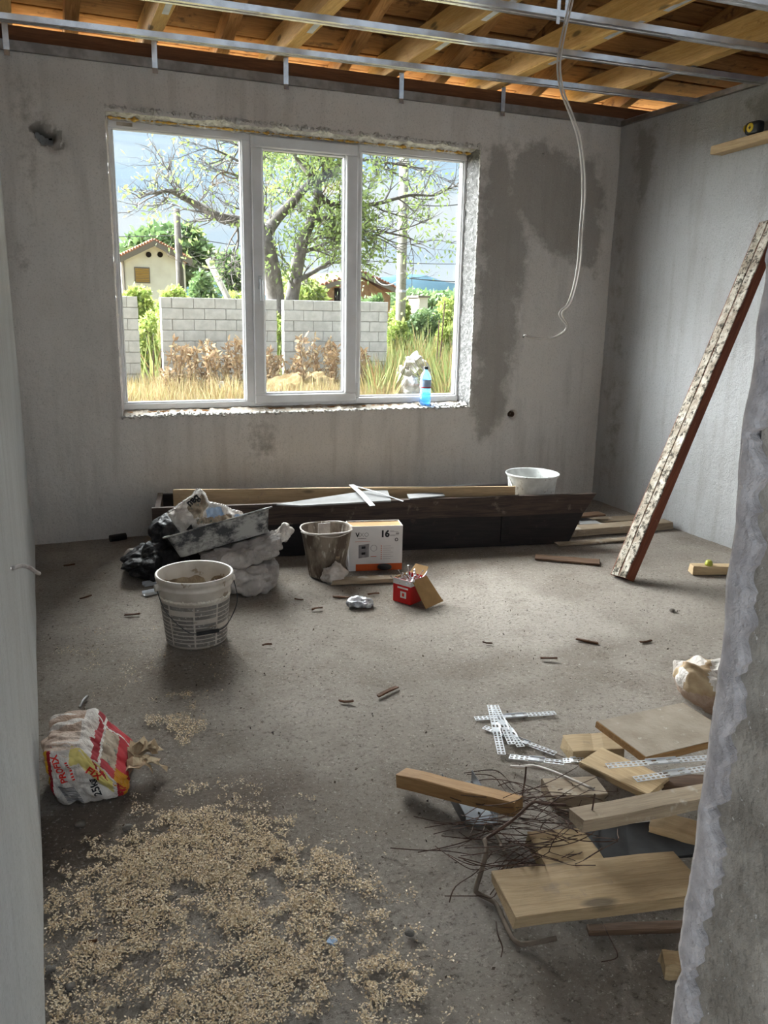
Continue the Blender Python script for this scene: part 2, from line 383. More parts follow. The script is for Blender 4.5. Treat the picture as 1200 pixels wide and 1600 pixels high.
M['inkred'] = plain('red_print', (170, 34, 44), (140, 24, 36), 12, .7, c3=(200, 120, 116), s3=22, t3=.66)
M['inkpic'] = plain('faded_picture_print', (176, 160, 140), (128, 112, 96), 26, .7, c3=(96, 104, 96), s3=30, t3=.58)
M['inkyellow'] = plain('yellow_print', (214, 176, 56), (196, 150, 40), 12, .6)
M['inkpale'] = plain('pale_yellow_print', (212, 196, 120), None, rough=.7)
M['inkblack'] = plain('black_print', (38, 36, 38), None, rough=.7); M['inkgrey'] = plain('grey_print', (120, 116, 118), (140, 136, 136), 40, rough=.7)
M['inkblue'] = plain('blue_print', (140, 164, 196), (168, 186, 208), 14, rough=.7); M['inkorange'] = plain('orange_print', (196, 88, 40), (184, 78, 34), 10, rough=.7)
M['inkscarlet'] = plain('scarlet_print', (206, 48, 36), None, rough=.7)
M['white'] = plain('white_card', (216, 212, 210), (206, 202, 200), 6, .75)
M['scarlet'] = plain('scarlet_card', (196, 30, 28), (184, 24, 24), 8, .55)
M['gold'] = plain('gold_foil_lining', (206, 150, 40), (176, 112, 24), 20, .35, metal=.3, bump=.4, bs=40)
M['kraft'] = plain('torn_kraft_paper', (184, 164, 134), (154, 130, 102), 12, .9, .3, 30)
M['blacksheet'] = plain('black_sheet', (38, 36, 38), (22, 21, 23), 8, .55, 1.0, 16, c3=(140, 138, 138), s3=16, t3=.66, bd=.02)
M['foil'] = plain('crumpled_clear_packet', (214, 214, 218), (120, 120, 124), 24, .2, .5, 30, metal=.2, spec=.6)
M['tissue'] = plain('white_crumpled_film', (206, 200, 196), (170, 160, 152), 16, .7, .3, 30)
M['drywall'] = plain('plasterboard_offcut', (138, 138, 138), (120, 119, 118), 6, .85)
M['cable'] = plain('white_cable_sheath', (196, 188, 180), (180, 172, 164), 14, .5)
M['yellowplastic'] = plain('yellow_plastic', (206, 176, 40), None, rough=.4)
M['limeplastic'] = plain('lime_plastic', (150, 150, 60), None, rough=.4)
M['stone'] = plain('grey_stone', (120, 114, 108), (96, 90, 84), 30, .9, .5, 60)
M['chip'] = wood('wood_chip', (98, 66, 44), (70, 46, 32), False)
M['osb'] = plain('grey_sheet_top', (156, 144, 130), (138, 126, 112), 9, .9, .3, 60, c3=(182, 174, 162), s3=28, t3=.63)
# scattered stuff: colour varies from flake to flake / leaf to leaf
def island(name, cols, rough=.8, trans=0.):
    t = NT(name); g = t.node('ShaderNodeNewGeometry'); rp = t.node('ShaderNodeValToRGB'); e = rp.color_ramp.elements
    while len(e) < len(cols): e.new(.5)
    for i, c in enumerate(cols): e[i].position = i/(len(cols)-1); e[i].color = lin(c)
    t.l(g.outputs['Random Per Island'], rp.inputs['Fac']); m = t.done(rp.outputs[0], rough, 0, .2)
    if trans:
        tl = t.node('ShaderNodeBsdfTranslucent'); t.l(rp.outputs[0], tl.inputs[0]); mx = t.node('ShaderNodeMixShader'); mx.inputs[0].default_value = trans
        t.l(t.b.outputs[0], mx.inputs[1]); t.l(tl.outputs[0], mx.inputs[2]); t.l(mx.outputs[0], t.out.inputs[0])
    return m
M['sawdust'] = island('sawdust', [(222, 202, 168), (204, 180, 144), (240, 226, 200), (164, 138, 106)])
M['crumb'] = island('dark_crumbs', [(70, 58, 50), (92, 78, 68), (52, 44, 40), (120, 104, 90)])
M['grit'] = island('grit', [(150, 140, 128), (110, 100, 92), (190, 182, 170), (84, 72, 64)])
M['leafwalnut'] = island('walnut_leaves', [(108, 126, 72), (132, 148, 86), (90, 108, 64), (150, 164, 104)], .6, .4)
M['leafdark'] = island('dark_leaves', [(84, 108, 70), (104, 126, 78), (70, 94, 62), (124, 144, 92)], .6, .3)
M['leafbright'] = island('bright_leaves', [(132, 150, 72), (156, 168, 88), (112, 136, 66), (172, 176, 108)], .6, .4)
M['drygrass'] = island('dry_grass', [(146, 127, 89), (161, 147, 111), (129, 104, 70), (137, 135, 92)], .8, .3)
M['greengrass'] = island('green_grass', [(111, 125, 72), (137, 139, 89), (89, 110, 58), (146, 130, 86), (129, 99, 68)], .8, .3)
M['dock'] = island('brown_dock_leaves', [(126, 100, 74), (156, 132, 100), (100, 76, 56), (176, 158, 124)], .8, .25)
M['bark'] = plain('grey_bark', (102, 97, 94), (74, 69, 66), 14, .9, .6, 20, stretch=(1, 1, .25), rand=False)
M['block'] = plain('concrete_block', (198, 196, 193), (182, 180, 177), 8, .95, .4, 60)
M['joint'] = plain('block_mortar', (150, 147, 142), (132, 129, 124), 14, .95, .4, 50)
M['ground'] = plain('dry_ground', (96, 88, 62), (80, 74, 50), .5, .95, .4, 6, c3=(98, 100, 62), s3=.8, t3=.55, rand=False)
M['sand'] = plain('straw_sand_heap', (134, 116, 82), (114, 94, 62), 6, .95, .5, 30)
M['rock'] = plain('pale_rubble', (214, 208, 204), (176, 168, 164), 8, .95, .5, 24)
M['hwall'] = plain('white_house_render', (226, 222, 216), (212, 206, 200), 1.2, .9)
M['roof'] = plain('clay_roof_tiles', (196, 138, 108), (168, 112, 86), 3, .85)
M['roofbrown'] = plain('brown_roof_tiles', (172, 118, 96), (146, 96, 78), 3, .85)
M['eave'] = plain('grey_eave_board', (120, 112, 106), None, rough=.85); M['shutter'] = wood('yellow_shutter', (200, 160, 84), (176, 134, 62), False)
M['brickwall'] = plain('brown_brick', (166, 132, 104), (140, 108, 84), 4, .9)
M['polewood'] = plain('grey_wood_pole', (104, 98, 94), (84, 78, 74), 6, .9, stretch=(4, 4, .5)); M['poleconc'] = plain('concrete_pole', (160, 156, 150), (142, 138, 132), 6, .9)
M['hill'] = plain('hazy_blue_hill', (104, 138, 158), (112, 146, 164), .002, 1., rand=False)  # distance haze painted into the base colour as blue
# ------------------------------------------------------------------ the shell of the room
XR, XL, YB, HC = 4.011, -.129, 5.281, 2.75
WX0, WX1, WZ0, WZ1 = .44, 2.862, .765, 2.508      # window opening in the back wall
def axis(a, b, step, cuts=()):
    pts = sorted(set([a, b]+list(cuts))); out = []
    for i in range(len(pts)-1):
        n = max(1, round((pts[i+1]-pts[i])/step)); out += list(np.linspace(pts[i], pts[i+1], n+1)[:-1])
    return np.array(out+[b])
def grid(U, Vv): return np.meshgrid(U, Vv)           # rows = V, columns = U
def gridfaces(nu, nv, keep=None, flip=False):
    i, j = np.meshgrid(np.arange(nu-1), np.arange(nv-1)); a = (j*nu+i)
    q = np.stack([a, a+1, a+1+nu, a+nu], -1).reshape(-1, 4)
    if keep is not None: q = q[keep.reshape(-1)]
    return q[:, ::-1] if flip else q
def fattr(me, name, val):
    a = me.attributes.new(name, 'FLOAT', 'POINT'); a.data.foreach_set('value', np.asarray(val, np.float32).ravel())
# floor
U = axis(XL-.05, XR+.05, .022); V_ = axis(-.9, YB+.05, .022); gx, gy = grid(U, V_)
gz = (fbm(gx, gy, .35, 3, 4)-.5)*.010+(fbm(gx, gy, .05, 9, 2)-.5)*.004-.003
me = qmesh(np.stack([gx, gy, gz], -1).reshape(-1, 3), gridfaces(len(U), len(V_)), True)
blotch = np.clip(fbm(gx, gy, .5, 21, 4)*4-2.2, 0, 1)*.5
for (cx, cy, rx, ry, s) in ((.35, 2.2, .5, .35, .7), (.5, 3.2, .35, .25, .5), (2.3, 2.75, .9, .12, .6), (1.35, 1.2, .6, .3, .7), (.05, 2.15, .2, .3, .9), (1.6, 4.2, 1.6, .3, .5)):  # darker floor blotches, some in front of bucket, sack and trough
    blotch += s*np.clip(1.2-np.hypot((gx-cx)/rx, (gy-cy)/ry)+(fbm(gx, gy, .16, 31, 4)-.5)*1.6, 0, 1)
fattr(me, 'blotch', np.clip(blotch, 0, 1))
FLOOR = setp(obj('floor', me, M['floor']), 'rough grey concrete floor strewn with dust and sawdust', kind='structure')
# back wall with the window opening, a broken hole and a pipe hole
U = axis(XL-.03, XR+.03, .0135, (WX0, WX1)); V_ = axis(-.02, 2.80, .0135, (WZ0, WZ1)); gx, gz = grid(U, V_)
ragT = (fbm(gx, gz*0, .06, 41, 3)-.45)*.05; ragB = (fbm(gx, gz*0, .05, 43, 3)-.5)*.028
gz2 = gz+np.where(np.isclose(gz, WZ1), np.clip(ragT, 0, .05), 0)+np.where(np.isclose(gz, WZ0), ragB, 0)
dy = (fbm(gx, gz, .7, 5, 4)-.5)*.014+(fbm(gx, gz, .05, 6, 2)-.5)*.004
hole = sdpoly(gx, gz, [(.03, 2.385), (.075, 2.43), (.135, 2.415), (.20, 2.385), (.215, 2.30), (.17, 2.262), (.11, 2.29), (.05, 2.335)])+(fbm(gx, gz, .05, 8, 3)-.5)*.05
dy += np.clip(hole*1.6, -.004, .03)
core = sdpoly(gx, gz, [(.042, 2.380), (.080, 2.412), (.128, 2.372), (.175, 2.365), (.165, 2.318), (.10, 2.305)])+(fbm(gx, gz, .03, 12, 2)-.5)*.02
dy += np.clip(core*14, 0, .20)+np.where(hole > -.012, (fbm(gx, gz, .016, 14, 2)-.5)*.022, 0)
dy += np.clip((.034-np.hypot(gx-3.23, gz-.70))*8, 0, .12)
keep = np.ones((len(V_)-1, len(U)-1), bool)
cu = (U[:-1]+U[1:])/2; cv = (V_[:-1]+V_[1:])/2
keep[np.ix_((cv > WZ0) & (cv < WZ1), (cu > WX0) & (cu < WX1))] = False
me = qmesh(np.stack([gx, YB+dy, gz2], -1).reshape(-1, 3), gridfaces(len(U), len(V_), keep), True)
damp = np.maximum.reduce([sdpoly(gx, gz, [(3.10, 2.57), (3.36, 2.63), (3.64, 2.50), (3.80, 2.55), (3.90, 2.3), (3.92, 1.70), (3.70, 1.78), (3.48, 1.86), (3.30, 1.98), (3.05, 2.26)]),
    sdpoly(gx, gz, [(2.89, 2.5), (3.11, 2.55), (3.31, 1.97), (3.25, 1.3), (3.17, .72), (2.94, .46), (2.875, .75)])*.8,
    sdpoly(gx, gz, [(1.15, .72), (1.5, .73), (1.46, .45), (1.22, .38)])*.4-.03, sdpoly(gx, gz, [(-.1, 2.7), (.3, 2.7), (.2, 2.1), (0, 1.6), (-.1, 1.6)])*.3-.05])
pale = np.maximum.reduce([sdpoly(gx, gz, [(3.07, 2.745), (3.46, 2.74), (3.85, 2.61), (3.64, 2.56), (3.36, 2.64), (3.13, 2.58)]),
    sdpoly(gx, gz, [(3.31, 1.93), (3.50, 1.80), (3.60, 1.53), (3.60, 1.1), (3.5, .8), (3.25, .8), (3.28, 1.1), (3.27, 1.39), (3.30, 1.7)])])
fattr(me, 'damp', np.where(core > 0, .3, np.maximum(damp, np.where(hole > .012, (fbm(gx, gz, .02, 15, 2)-.42)*.6, -.5)))); fattr(me, 'pale', np.where(hole > 0, -.5, pale))  # inside of the hole darkened too, its shade painted via this attribute
me.materials.append(M['wall']); me.materials.append(M['opening_shade'])
cf = core.ravel()
me.polygons.foreach_set('material_index', [1 if min(cf[i] for i in p.vertices) > .004 else 0 for p in me.polygons])
WB = setp(obj('wall_back', me, M['wall']), 'grey rendered wall with the window, damp stains and a broken hole', kind='structure')
# reveal of the opening, back to the frame
FX0, FX1, FZ0, FZ1, FY = .452, 2.835, .795, 2.492, 5.405
def reveal(name, A, B, mat, n=120, m=5, amp=.008, seed=0):
    A0, A1 = A; B0, B1 = B; V = []; R = random.Random(seed)
    for j in range(m+1):
        for i in range(n+1):
            s = i/n; q = j/m; p = Vector(A0).lerp(Vector(A1), s).lerp(Vector(B0).lerp(Vector(B1), s), q)
            o = mnoise.fractal(p*22, 1, 2, 3)*amp*(1 if j else 1.2); V.append((p.x+(o if A0[0] == A1[0] else 0), p.y, p.z+(o if A0[2] == A1[2] else 0)))
    return obj(name, qmesh(V, gridfaces(n+1, m+1), True), mat, WB)
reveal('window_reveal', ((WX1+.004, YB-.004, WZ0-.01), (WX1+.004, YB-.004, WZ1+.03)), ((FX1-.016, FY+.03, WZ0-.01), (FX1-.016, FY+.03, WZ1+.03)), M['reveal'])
reveal('window_reveal', ((WX0-.002, YB-.003, WZ0-.01), (WX0-.002, YB-.003, WZ1+.03)), ((FX0+.016, FY+.03, WZ0-.01), (FX0+.016, FY+.03, WZ1+.03)), M['lip'])
reveal('window_reveal', ((WX0-.01, YB+.002, WZ1+.018), (WX1+.01, YB+.002, WZ1+.018)), ((WX0-.01, FY+.03, FZ1-.012), (WX1+.01, FY+.03, FZ1-.012)), M['mortar'], 260, 6, .012)
reveal('window_sill', ((WX0-.01, YB-.002, WZ0-.002), (WX1+.01, YB-.002, WZ0-.002)), ((WX0-.01, FY+.03, FZ0+.008), (WX1+.01, FY+.03, FZ0+.008)), M['jamb'], 260, 6, .012)
def crumb(name, P0, P1, r, n, seed, mat, sq=.6, parent=WB, base_=.45):
    """a ragged bead of crumbled mortar"""
    V = []; k = 9; P0 = Vector(P0); P1 = Vector(P1); d = (P1-P0).normalized(); a = Vector((0, 0, 1)) if abs(d.z) < .5 else Vector((1, 0, 0)); b = d.cross(a)
    for i in range(n+1):
        p = P0.lerp(P1, i/n); q = base_+.9*abs(mnoise.noise(p*14+Vector((seed, 0, 0))))+.5*mnoise.noise(p*60)
        for j in range(k):
            w = 2*PI*j/k; pp = p+a*math.cos(w)*r*sq+b*math.sin(w)*r
            e = 1+.9*mnoise.noise(pp*75+Vector((0, seed, 0)))
            V.append(p+(a*math.cos(w)*r*sq+b*math.sin(w)*r)*q*e)
    F = [(i*k+j, i*k+(j+1) % k, (i+1)*k+(j+1) % k, (i+1)*k+j) for i in range(n) for j in range(k)]
    return obj(name, mesh(V, F), mat, parent)
crumb('mortar_edge', (WX0-.005, YB+.004, WZ0+.002), (WX1, YB+.004, WZ0+.002), .026, 420, 3, M['mortar'], .55)
crumb('mortar_edge', (WX0+.20, YB+.02, WZ0+.008), (WX0+.62, YB+.02, WZ0+.006), .040, 110, 9, M['mortar'], .6)
crumb('mortar_edge', (2.48, YB+.06, WZ0+.012), (2.85, YB+.05, WZ0+.012), .045, 110, 19, M['mortar'], .55)
crumb('mortar_edge', (WX0, YB+.004, WZ1+.026), (WX1, YB+.004, WZ1+.020), .022, 420, 5, M['mortar'], .8)
crumb('mortar_edge', (WX1+.004, YB, WZ0), (WX1+.004, YB, WZ1+.02), .010, 260, 6, M['mortar'], .9)
crumb('foam_seam', (WX0+.01, FY-.035, FZ1+.004), (WX1-.03, FY-.035, FZ1+.002), .030, 360, 15, M['foam'], .5, WB, .06)
crumb('foam_seam', (WX0+.02, FY-.03, FZ0-.012), (2.35, FY-.03, FZ0-.012), .012, 240, 25, M['sheath'], .5)
# pipe stub in its hole
th = obj('pipe_stub', mesh(*lathe([(.017, -.05), (.021, -.05), (.021, .0), (.017, .0), (.017, -.05)], 20)), M['plankdark'], WB); th.location = (3.236, YB+.012, .70); th.rotation_euler = (PI/2, 0, 0)
# right wall
U = axis(.6, YB+.03, .0145); V_ = axis(-.02, 2.80, .0145); gy, gz = grid(U, V_)
dx = (fbm(gy, gz, .6, 55, 4)-.5)*.014+(fbm(gy, gz, .035, 56, 3)-.5)*.007
me = qmesh(np.stack([XR+dx, gy, gz], -1).reshape(-1, 3), gridfaces(len(U), len(V_), None, True), True)
fattr(me, 'damp', np.maximum.reduce([sdpoly(gy, gz, [(5.10, 2.70), (4.91, 2.70), (4.87, 2.52), (4.94, 2.28), (5.01, 2.17), (5.10, 2.45)]),
    sdpoly(gy, gz, [(4.12, 2.69), (3.9, 2.72), (3.5, 2.72), (3.5, 2.5), (3.92, 2.51), (4.08, 2.57)]), sdpoly(gy, gz, [(5.3, 2.4), (5.12, 2.4), (5.0, 1.6), (4.9, .6), (5.0, .1), (5.3, .1)])*.25-.05]))  # last shape: faint darker band down the corner by the window wall
fattr(me, 'pale', np.full(gy.shape, -.5))
setp(obj('wall_right', me, M['wallR']), 'rough light grey rendered wall on the right with two damp spots', kind='structure')
# left wall (almost edge-on to the viewer)
U = axis(.42, YB+.03, .03); V_ = axis(-.02, 2.80, .03); gy, gz = grid(U, V_)
dx = .007*(YB-gy)*.9+(fbm(gy, gz, .5, 65, 4)-.5)*.010+.012*np.exp(-((gz-.05)/.12)**2)
me = qmesh(np.stack([XL+dx, gy, gz], -1).reshape(-1, 3), gridfaces(len(U), len(V_)), True)
fattr(me, 'damp', np.full(gy.shape, -.5)); fattr(me, 'pale', np.full(gy.shape, -.5))
WL = setp(obj('wall_left', me, M['wallL']), 'light grey rendered wall along the left edge, seen edge-on', kind='structure')
# front wall: right-hand jamb of the doorway, raw concrete with a broken plaster lip
XJ, YJ = .80, .757
U = axis(.42, YJ-.012, .012); V_ = axis(-.02, 2.8, .012); gy, gz = grid(U, V_)
dx = (fbm(gy, gz, .12, 75, 4)-.5)*.016
me = qmesh(np.stack([XJ+.012+dx, gy, gz], -1).reshape(-1, 3), gridfaces(len(U), len(V_), None, True), True)
WF = setp(obj('wall_front', me, M['jamb']), 'raw concrete side of the doorway at the right edge', kind='structure')
P = join(box(XJ+.03, XR+.03, .43, YJ-.014, -.02, 2.8))
obj('wall_core', mesh(*P), M['jamb'], WF)
NZ = 760; V = []; F = []; K = 9
for i in range(NZ+1):
    z = -.02+2.82*i/NZ; f1 = mnoise.fractal(Vector((z*4.5, 3.1, 0)), 1, 2, 5); vd = mnoise.voronoi(Vector((z*11, .4, 0)))[0]; vd2 = mnoise.voronoi(Vector((z*34, .4, 3)))[0]
    w = .017+.016*f1+.030*max(0, vd[0]-.25)+.030*(vd2[0]-.35)+.010*mnoise.noise(Vector((z*95, 0, 1)))*.6+.009*(z < .75)
    w = max(.008, w); e = .004*mnoise.fractal(Vector((0, z*14, 5)), 1, 2, 4)+.010*mnoise.noise(Vector((z*2.6, 1, 9)))-.012*max(0, 1-abs(z-.52)/.03)
    y1 = YJ+e; x = XJ-.006+.005*mnoise.noise(Vector((z*12, 4, 4)))
    sec = [(XJ+.06, y1), (x+.012, y1), (x+.003, y1-.003), (x, y1-.009), (x-.001, y1-w*.45), (x, y1-w*.8), (x+.003, y1-w), (x+.020, y1-w+.003), (x+.04, y1-w+.008)]
    V += [(a, b, z) for a, b in sec]
F = [(i*K+j, (i+1)*K+j, (i+1)*K+j+1, i*K+j+1) for i in range(NZ) for j in range(K-1)]
obj('plaster_lip', mesh(V, F), M['lip'], WF)
obj('room_face', mesh(*box(XJ+.02, XR+.03, YJ-.012, YJ+.004, -.02, 2.8)), M['wallL'], WF)

# ------------------------------------------------------------------ window
WIN = setp(thing('window_1', loc=(0, FY, FZ0)), 'white plastic three-part window with a handle on the middle sash', kind='structure')
def wpart(name, P, mat, parent=WIN):
    off = (0, FY, FZ0) if parent is WIN else (0, 0, 0)
    return obj(name, mesh([(a-off[0], b-off[1], c-off[2]) for a, b, c in P[0]], P[1]), mat, parent)
def bar(x0, x1, z0, z1, y0, y1, c=.004):
    """frame bar with eased front edges"""
    V = [(x0, y1, z0), (x1, y1, z0), (x1, y1, z1), (x0, y1, z1), (x0, y0+c, z0), (x1, y0+c, z0), (x1, y0+c, z1), (x0, y0+c, z1), (x0+c, y0, z0+c), (x1-c, y0, z0+c), (x1-c, y0, z1-c), (x0+c, y0, z1-c)]
    return V, [(0, 1, 2, 3), (0, 4, 5, 1), (1, 5, 6, 2), (2, 6, 7, 3), (3, 7, 4, 0), (4, 8, 9, 5), (5, 9, 10, 6), (6, 10, 11, 7), (7, 11, 8, 4), (8, 11, 10, 9)]
G = [(.490, 1.242, .842, 2.445), (1.388, 1.928, .888, 2.403), (2.060, 2.803, .850, 2.443)]
MU = [(1.262, 1.304), (2.020, 2.042)]
for a in ((FX0, FX1, FZ0, .835), (FX0, FX1, 2.452, FZ1)): wpart('frame_rail', bar(a[0], a[1], a[2], a[3], FY, FY+.07), M['pvc'])
for a in ((FX0, .480), (2.812, FX1)): wpart('frame_stile', bar(a[0], a[1], .835, 2.452, FY, FY+.07), M['pvc'])
wpart('mullion', bar(1.250, 1.312, .835, 2.452, FY, FY+.07), M['pvc']); wpart('mullion', bar(2.014, 2.052, .835, 2.452, FY, FY+.07), M['pvc'])
def ring(x0, x1, z0, z1, w, y0, y1, c=.004):
    return join(bar(x0, x1, z0, z0+w, y0, y1, c), bar(x0, x1, z1-w, z1, y0, y1, c), bar(x0, x0+w, z0+w, z1-w, y0, y1, c), bar(x1-w, x1, z0+w, z1-w, y0, y1, c))
for k in (0, 2):
    x0, x1, z0, z1 = G[k]; wpart('glazing_bead', ring(x0-.012, x1+.012, z0-.010, z1+.010, .013, FY+.008, FY+.035, .005), M['pvc'])
sx0, sx1, sz0, sz1 = 1.304, 2.022, .814, 2.484
SA = thing('sash'); SA.parent = WIN; SA.location = (0, -.016, 0)
wpart('sash_frame', shift(join(bar(sx0, sx1, sz0, .876, FY-.018, FY+.05, .007), bar(sx0, sx1, 2.414, sz1, FY-.018, FY+.05, .007), bar(sx0, 1.377, .876, 2.414, FY-.018, FY+.05, .007), bar(1.939, sx1, .876, 2.414, FY-.018, FY+.05, .007)), (0, .016-FY, -FZ0)), M['pvc'], SA)
wpart('glazing_bead', shift(ring(1.376, 1.940, .876, 2.414, .012, FY+.002, FY+.03, .005), (0, .016-FY, -FZ0)), M['pvc'], SA)
h = join(bar(1.335, 1.362, 1.555, 1.640, FY-.026, FY-.016, .004), bar(1.340, 1.358, 1.485, 1.62, FY-.066, FY-.048, .005), bar(1.343, 1.355, 1.60, 1.62, FY-.052, FY-.022, .002))
wpart('window_handle', shift(h, (0, .016-FY, -FZ0)), M['metalh'], SA)
for z in (2.40, .86):
    wpart('hinge', shift(tube([(2.030, FY-.022, z), (2.030, FY-.022, z+.085)], .008, 10), (0, .016-FY, -FZ0)), M['pvc'], SA)
for k, (x0, x1, z0, z1) in enumerate(G):
    wpart('gasket', ring(x0-.003, x1+.003, z0-.003, z1+.003, .006, FY+.028, FY+.036, .001), M['gasket'])
    wpart('pane', box(x0-.004, x1+.004, FY+.034, FY+.038, z0-.004, z1+.004), M['glass'])
P = box(FX0+.06, FX0+.15, FY-.0015, FY+.002, 2.462, 2.482); wpart('cement_smear', P, M['jamb'])

# ------------------------------------------------------------------ roof timber over the open ceiling
CE = setp(thing('ceiling', loc=(0, 0, 2.75)), 'open timber roof structure above the metal grid', kind='structure')
def roofpart(name, P, mat): return obj(name, mesh([(a, b, c-2.75) for a, b, c in P[0]], P[1]), mat, CE)
def along(P0, P1, w, t, seed, mat, name, parent, up=(0, 0, 1), n=4, jit=.0015, warp=.004, c=.004, base=(0, 0, 0)):
    """board from P0 to P1 (centre line), w across, t along up; own object so the grain follows it"""
    P0 = Vector(P0); P1 = Vector(P1); X = (P1-P0); L = X.length; X.normalize(); Yv = Vector(up).cross(X).normalized(); Z = X.cross(Yv)
    o = obj(name, mesh(*prism(chsec(w, t, c), L, n, jit, warp, seed)), mat, parent)
    Mx = Matrix((X, Yv, Z)).transposed().to_4x4(); Mx.translation = P0-Vector(base)
    o.matrix_basis = Mx; return o
RB = (0, 0, 2.75); PITCHR = .27
def zroof(y): return 3.145+(YB-y)*PITCHR            # underside of the boarding
along((-.9, 5.42, 2.825), (4.9, 5.42, 2.825), .27, .13, 1, M['plate'], 'wall_plate', CE, base=RB)
JX = (-.05, .72, 1.49, 2.25, 2.995, 3.80)
for i, x in enumerate(JX):
    along((x, 5.72, 2.995), (x+.03, -.6, 2.995), .085, .15, 10+i, M['joist'], 'joist', CE, base=RB, jit=.003)
for i, x in enumerate((-.55, .30, 1.17, 1.96, 2.66, 3.42, 4.2)):
    y0, y1 = 5.86, .5
    along((x, y0, zroof(y0)-.062), (x+.05, y1, zroof(y1)-.062), .075, .12, 30+i, M['rafter'], 'rafter', CE, base=RB, jit=.002)
# slanting struts between joists and rafters
for i, (x, y0, z0, y1, z1) in enumerate(((1.585, 5.15, 3.06, 3.9, zroof(3.9)-.06), (2.345, 5.2, 3.06, 3.8, zroof(3.8)-.06), (3.08, 5.1, 3.06, 3.6, zroof(3.6)-.06), (.81, 5.1, 3.06, 3.9, zroof(3.9)-.06))):
    along((x, y0, z0), (x+.04, y1, z1), .05, .10, 50+i, M['rafter'], 'strut', CE, base=RB)
y = 5.93; i = 0
while y > .6:
    w = rnd.uniform(.17, .22); yc = y-w/2
    along((-1.3, yc, zroof(yc)+.012), (5.4, yc, zroof(yc)+.012), w, .024, 70+i, M['sheath'], 'roof_board', CE, up=(0, PITCHR, 1), base=RB, n=6, warp=.006); y -= w+.010; i += 1
cov = [(-1.4, 5.96), (5.5, 5.96), (5.5, .5), (-1.4, .5)]
P = ([(a, b, zroof(b)+.04) for a, b in cov]+[(a, b, zroof(b)+.09) for a, b in cov], [(0, 1, 2, 3), (7, 6, 5, 4), (0, 4, 5, 1), (1, 5, 6, 2), (2, 6, 7, 3), (3, 7, 4, 0)])
roofpart('light_block_roof', P, M['roofbrown'])  # unseen sheet over the boards, added to block light from above
for nm, x0, x1 in (('gable_light_stop', -1.35, -1.25), ('gable_light_stop', 5.3, 5.4)):
    V = [(x, yy, z) for x in (x0, x1) for yy, z in ((5.55, 2.7), (5.55, zroof(5.55)+.03), (.5, zroof(.5)+.03), (.5, 2.7))]
    roofpart(nm, (V, [(0, 1, 2, 3), (7, 6, 5, 4), (0, 4, 5, 1), (1, 5, 6, 2), (2, 6, 7, 3), (3, 7, 4, 0)]), M['plate'])  # unseen closed ends, added against light leaking into the attic sides
# unseen slabs left and right of the room under the attic, added to keep the sky out
roofpart('sky_block_slab', box(XR+.05, 5.3, -.6, 5.5, 2.70, 2.78), M['plate']); roofpart('sky_block_slab', box(-1.25, XL-.04, -.6, 5.5, 2.70, 2.78), M['plate'])

# ------------------------------------------------------------------ metal grid of the suspended ceiling
def csec(w=.060, h=.027, t=.0012, lip=.008):
    """C profile, open side up"""
    y = w/2
    return [(-y, 0), (-y, h), (-y+lip, h), (-y+lip, h-t), (-y+t, h-t), (-y+t, t), (-y*.25, t), (-y*.15, t+.003), (y*.15, t+.003), (y*.25, t), (y-t, t), (y-t, h-t), (y-lip, h-t), (y-lip, h), (y, h), (y, 0), (y*.28, 0), (y*.16, .003), (-y*.16, .003), (-y*.28, 0)]
def profile(name, P0, P1, label, group, sec=None, mat='zincdull', up=(0, 0, 1)):
    P0 = Vector(P0); P1 = Vector(P1); X = P1-P0; L = X.length; X.normalize(); Yv = Vector(up).cross(X).normalized(); Z = X.cross(Yv)
    o = thing(name, label, 'profile', group=group); Mx = Matrix((X, Yv, Z)).transposed().to_4x4(); Mx.translation = P0; o.matrix_basis = Mx
    obj('channel', mesh(*prism(sec or csec(), L, 1)), M[mat], o); return o
PY = ((4.735, 4.50), (4.165, 3.965), (3.67, 3.49), (3.19, 3.02))
PLAB = ('galvanised ceiling channel nearest the window wall', 'galvanised ceiling channel second from the window wall', 'galvanised ceiling channel third from the window wall, beside the hanging cable', 'galvanised ceiling channel at the very top right corner')
PR = []
for i, (ya, yb) in enumerate(PY):
    x0 = -.10; o = profile('ceiling_profile', (x0, ya, 2.752), (XR-.02, yb, 2.752), PLAB[i], 'ceiling channels'); PR.append((o, ya, yb))
usec = [(-.014, 0), (-.014, .028), (-.0128, .028), (-.0128, .0012), (.0128, .0012), (.0128, .028), (.014, .028), (.014, 0)]
tr = profile('wall_track', (XL+.01, YB-.016, 2.757), (XR-.005, YB-.016, 2.757), 'galvanised wall track along the top of the window wall', 'wall tracks', [(-.014, 0), (-.014, .05), (-.0128, .05), (-.0128, .0012), (.014, .0012), (.014, 0)], 'zinctrack')
tr2 = profile('wall_track', (XR-.018, YB-.02, 2.757), (XR-.018, .8, 2.757), 'galvanised wall track along the top of the right wall', 'wall tracks', [(-.014, 0), (-.014, .03), (-.0128, .03), (-.0128, .0012), (.0128, .0012), (.0128, .03), (.014, .03), (.014, 0)], 'zinctrack')
SLB = dict(zip(JX, ('leftmost', 'second from left', 'third from left', 'fourth from left', 'rightmost')))
for x in JX[:5]:
    # wall strap, fixed to the joist end, reaching down to the wall track
    s = setp(obj('hanger_strap', mesh(*strip([(0, 0, .15), (0, 0, 0), (0, -.004, -.03)], .030, (1, 0, 0), .0012)), M['zincdull'], None, (x+.005, YB-.036, 2.755)),
             SLB[x]+' vertical metal strap between roof joist and wall track', 'strap', 'straps along the window wall')
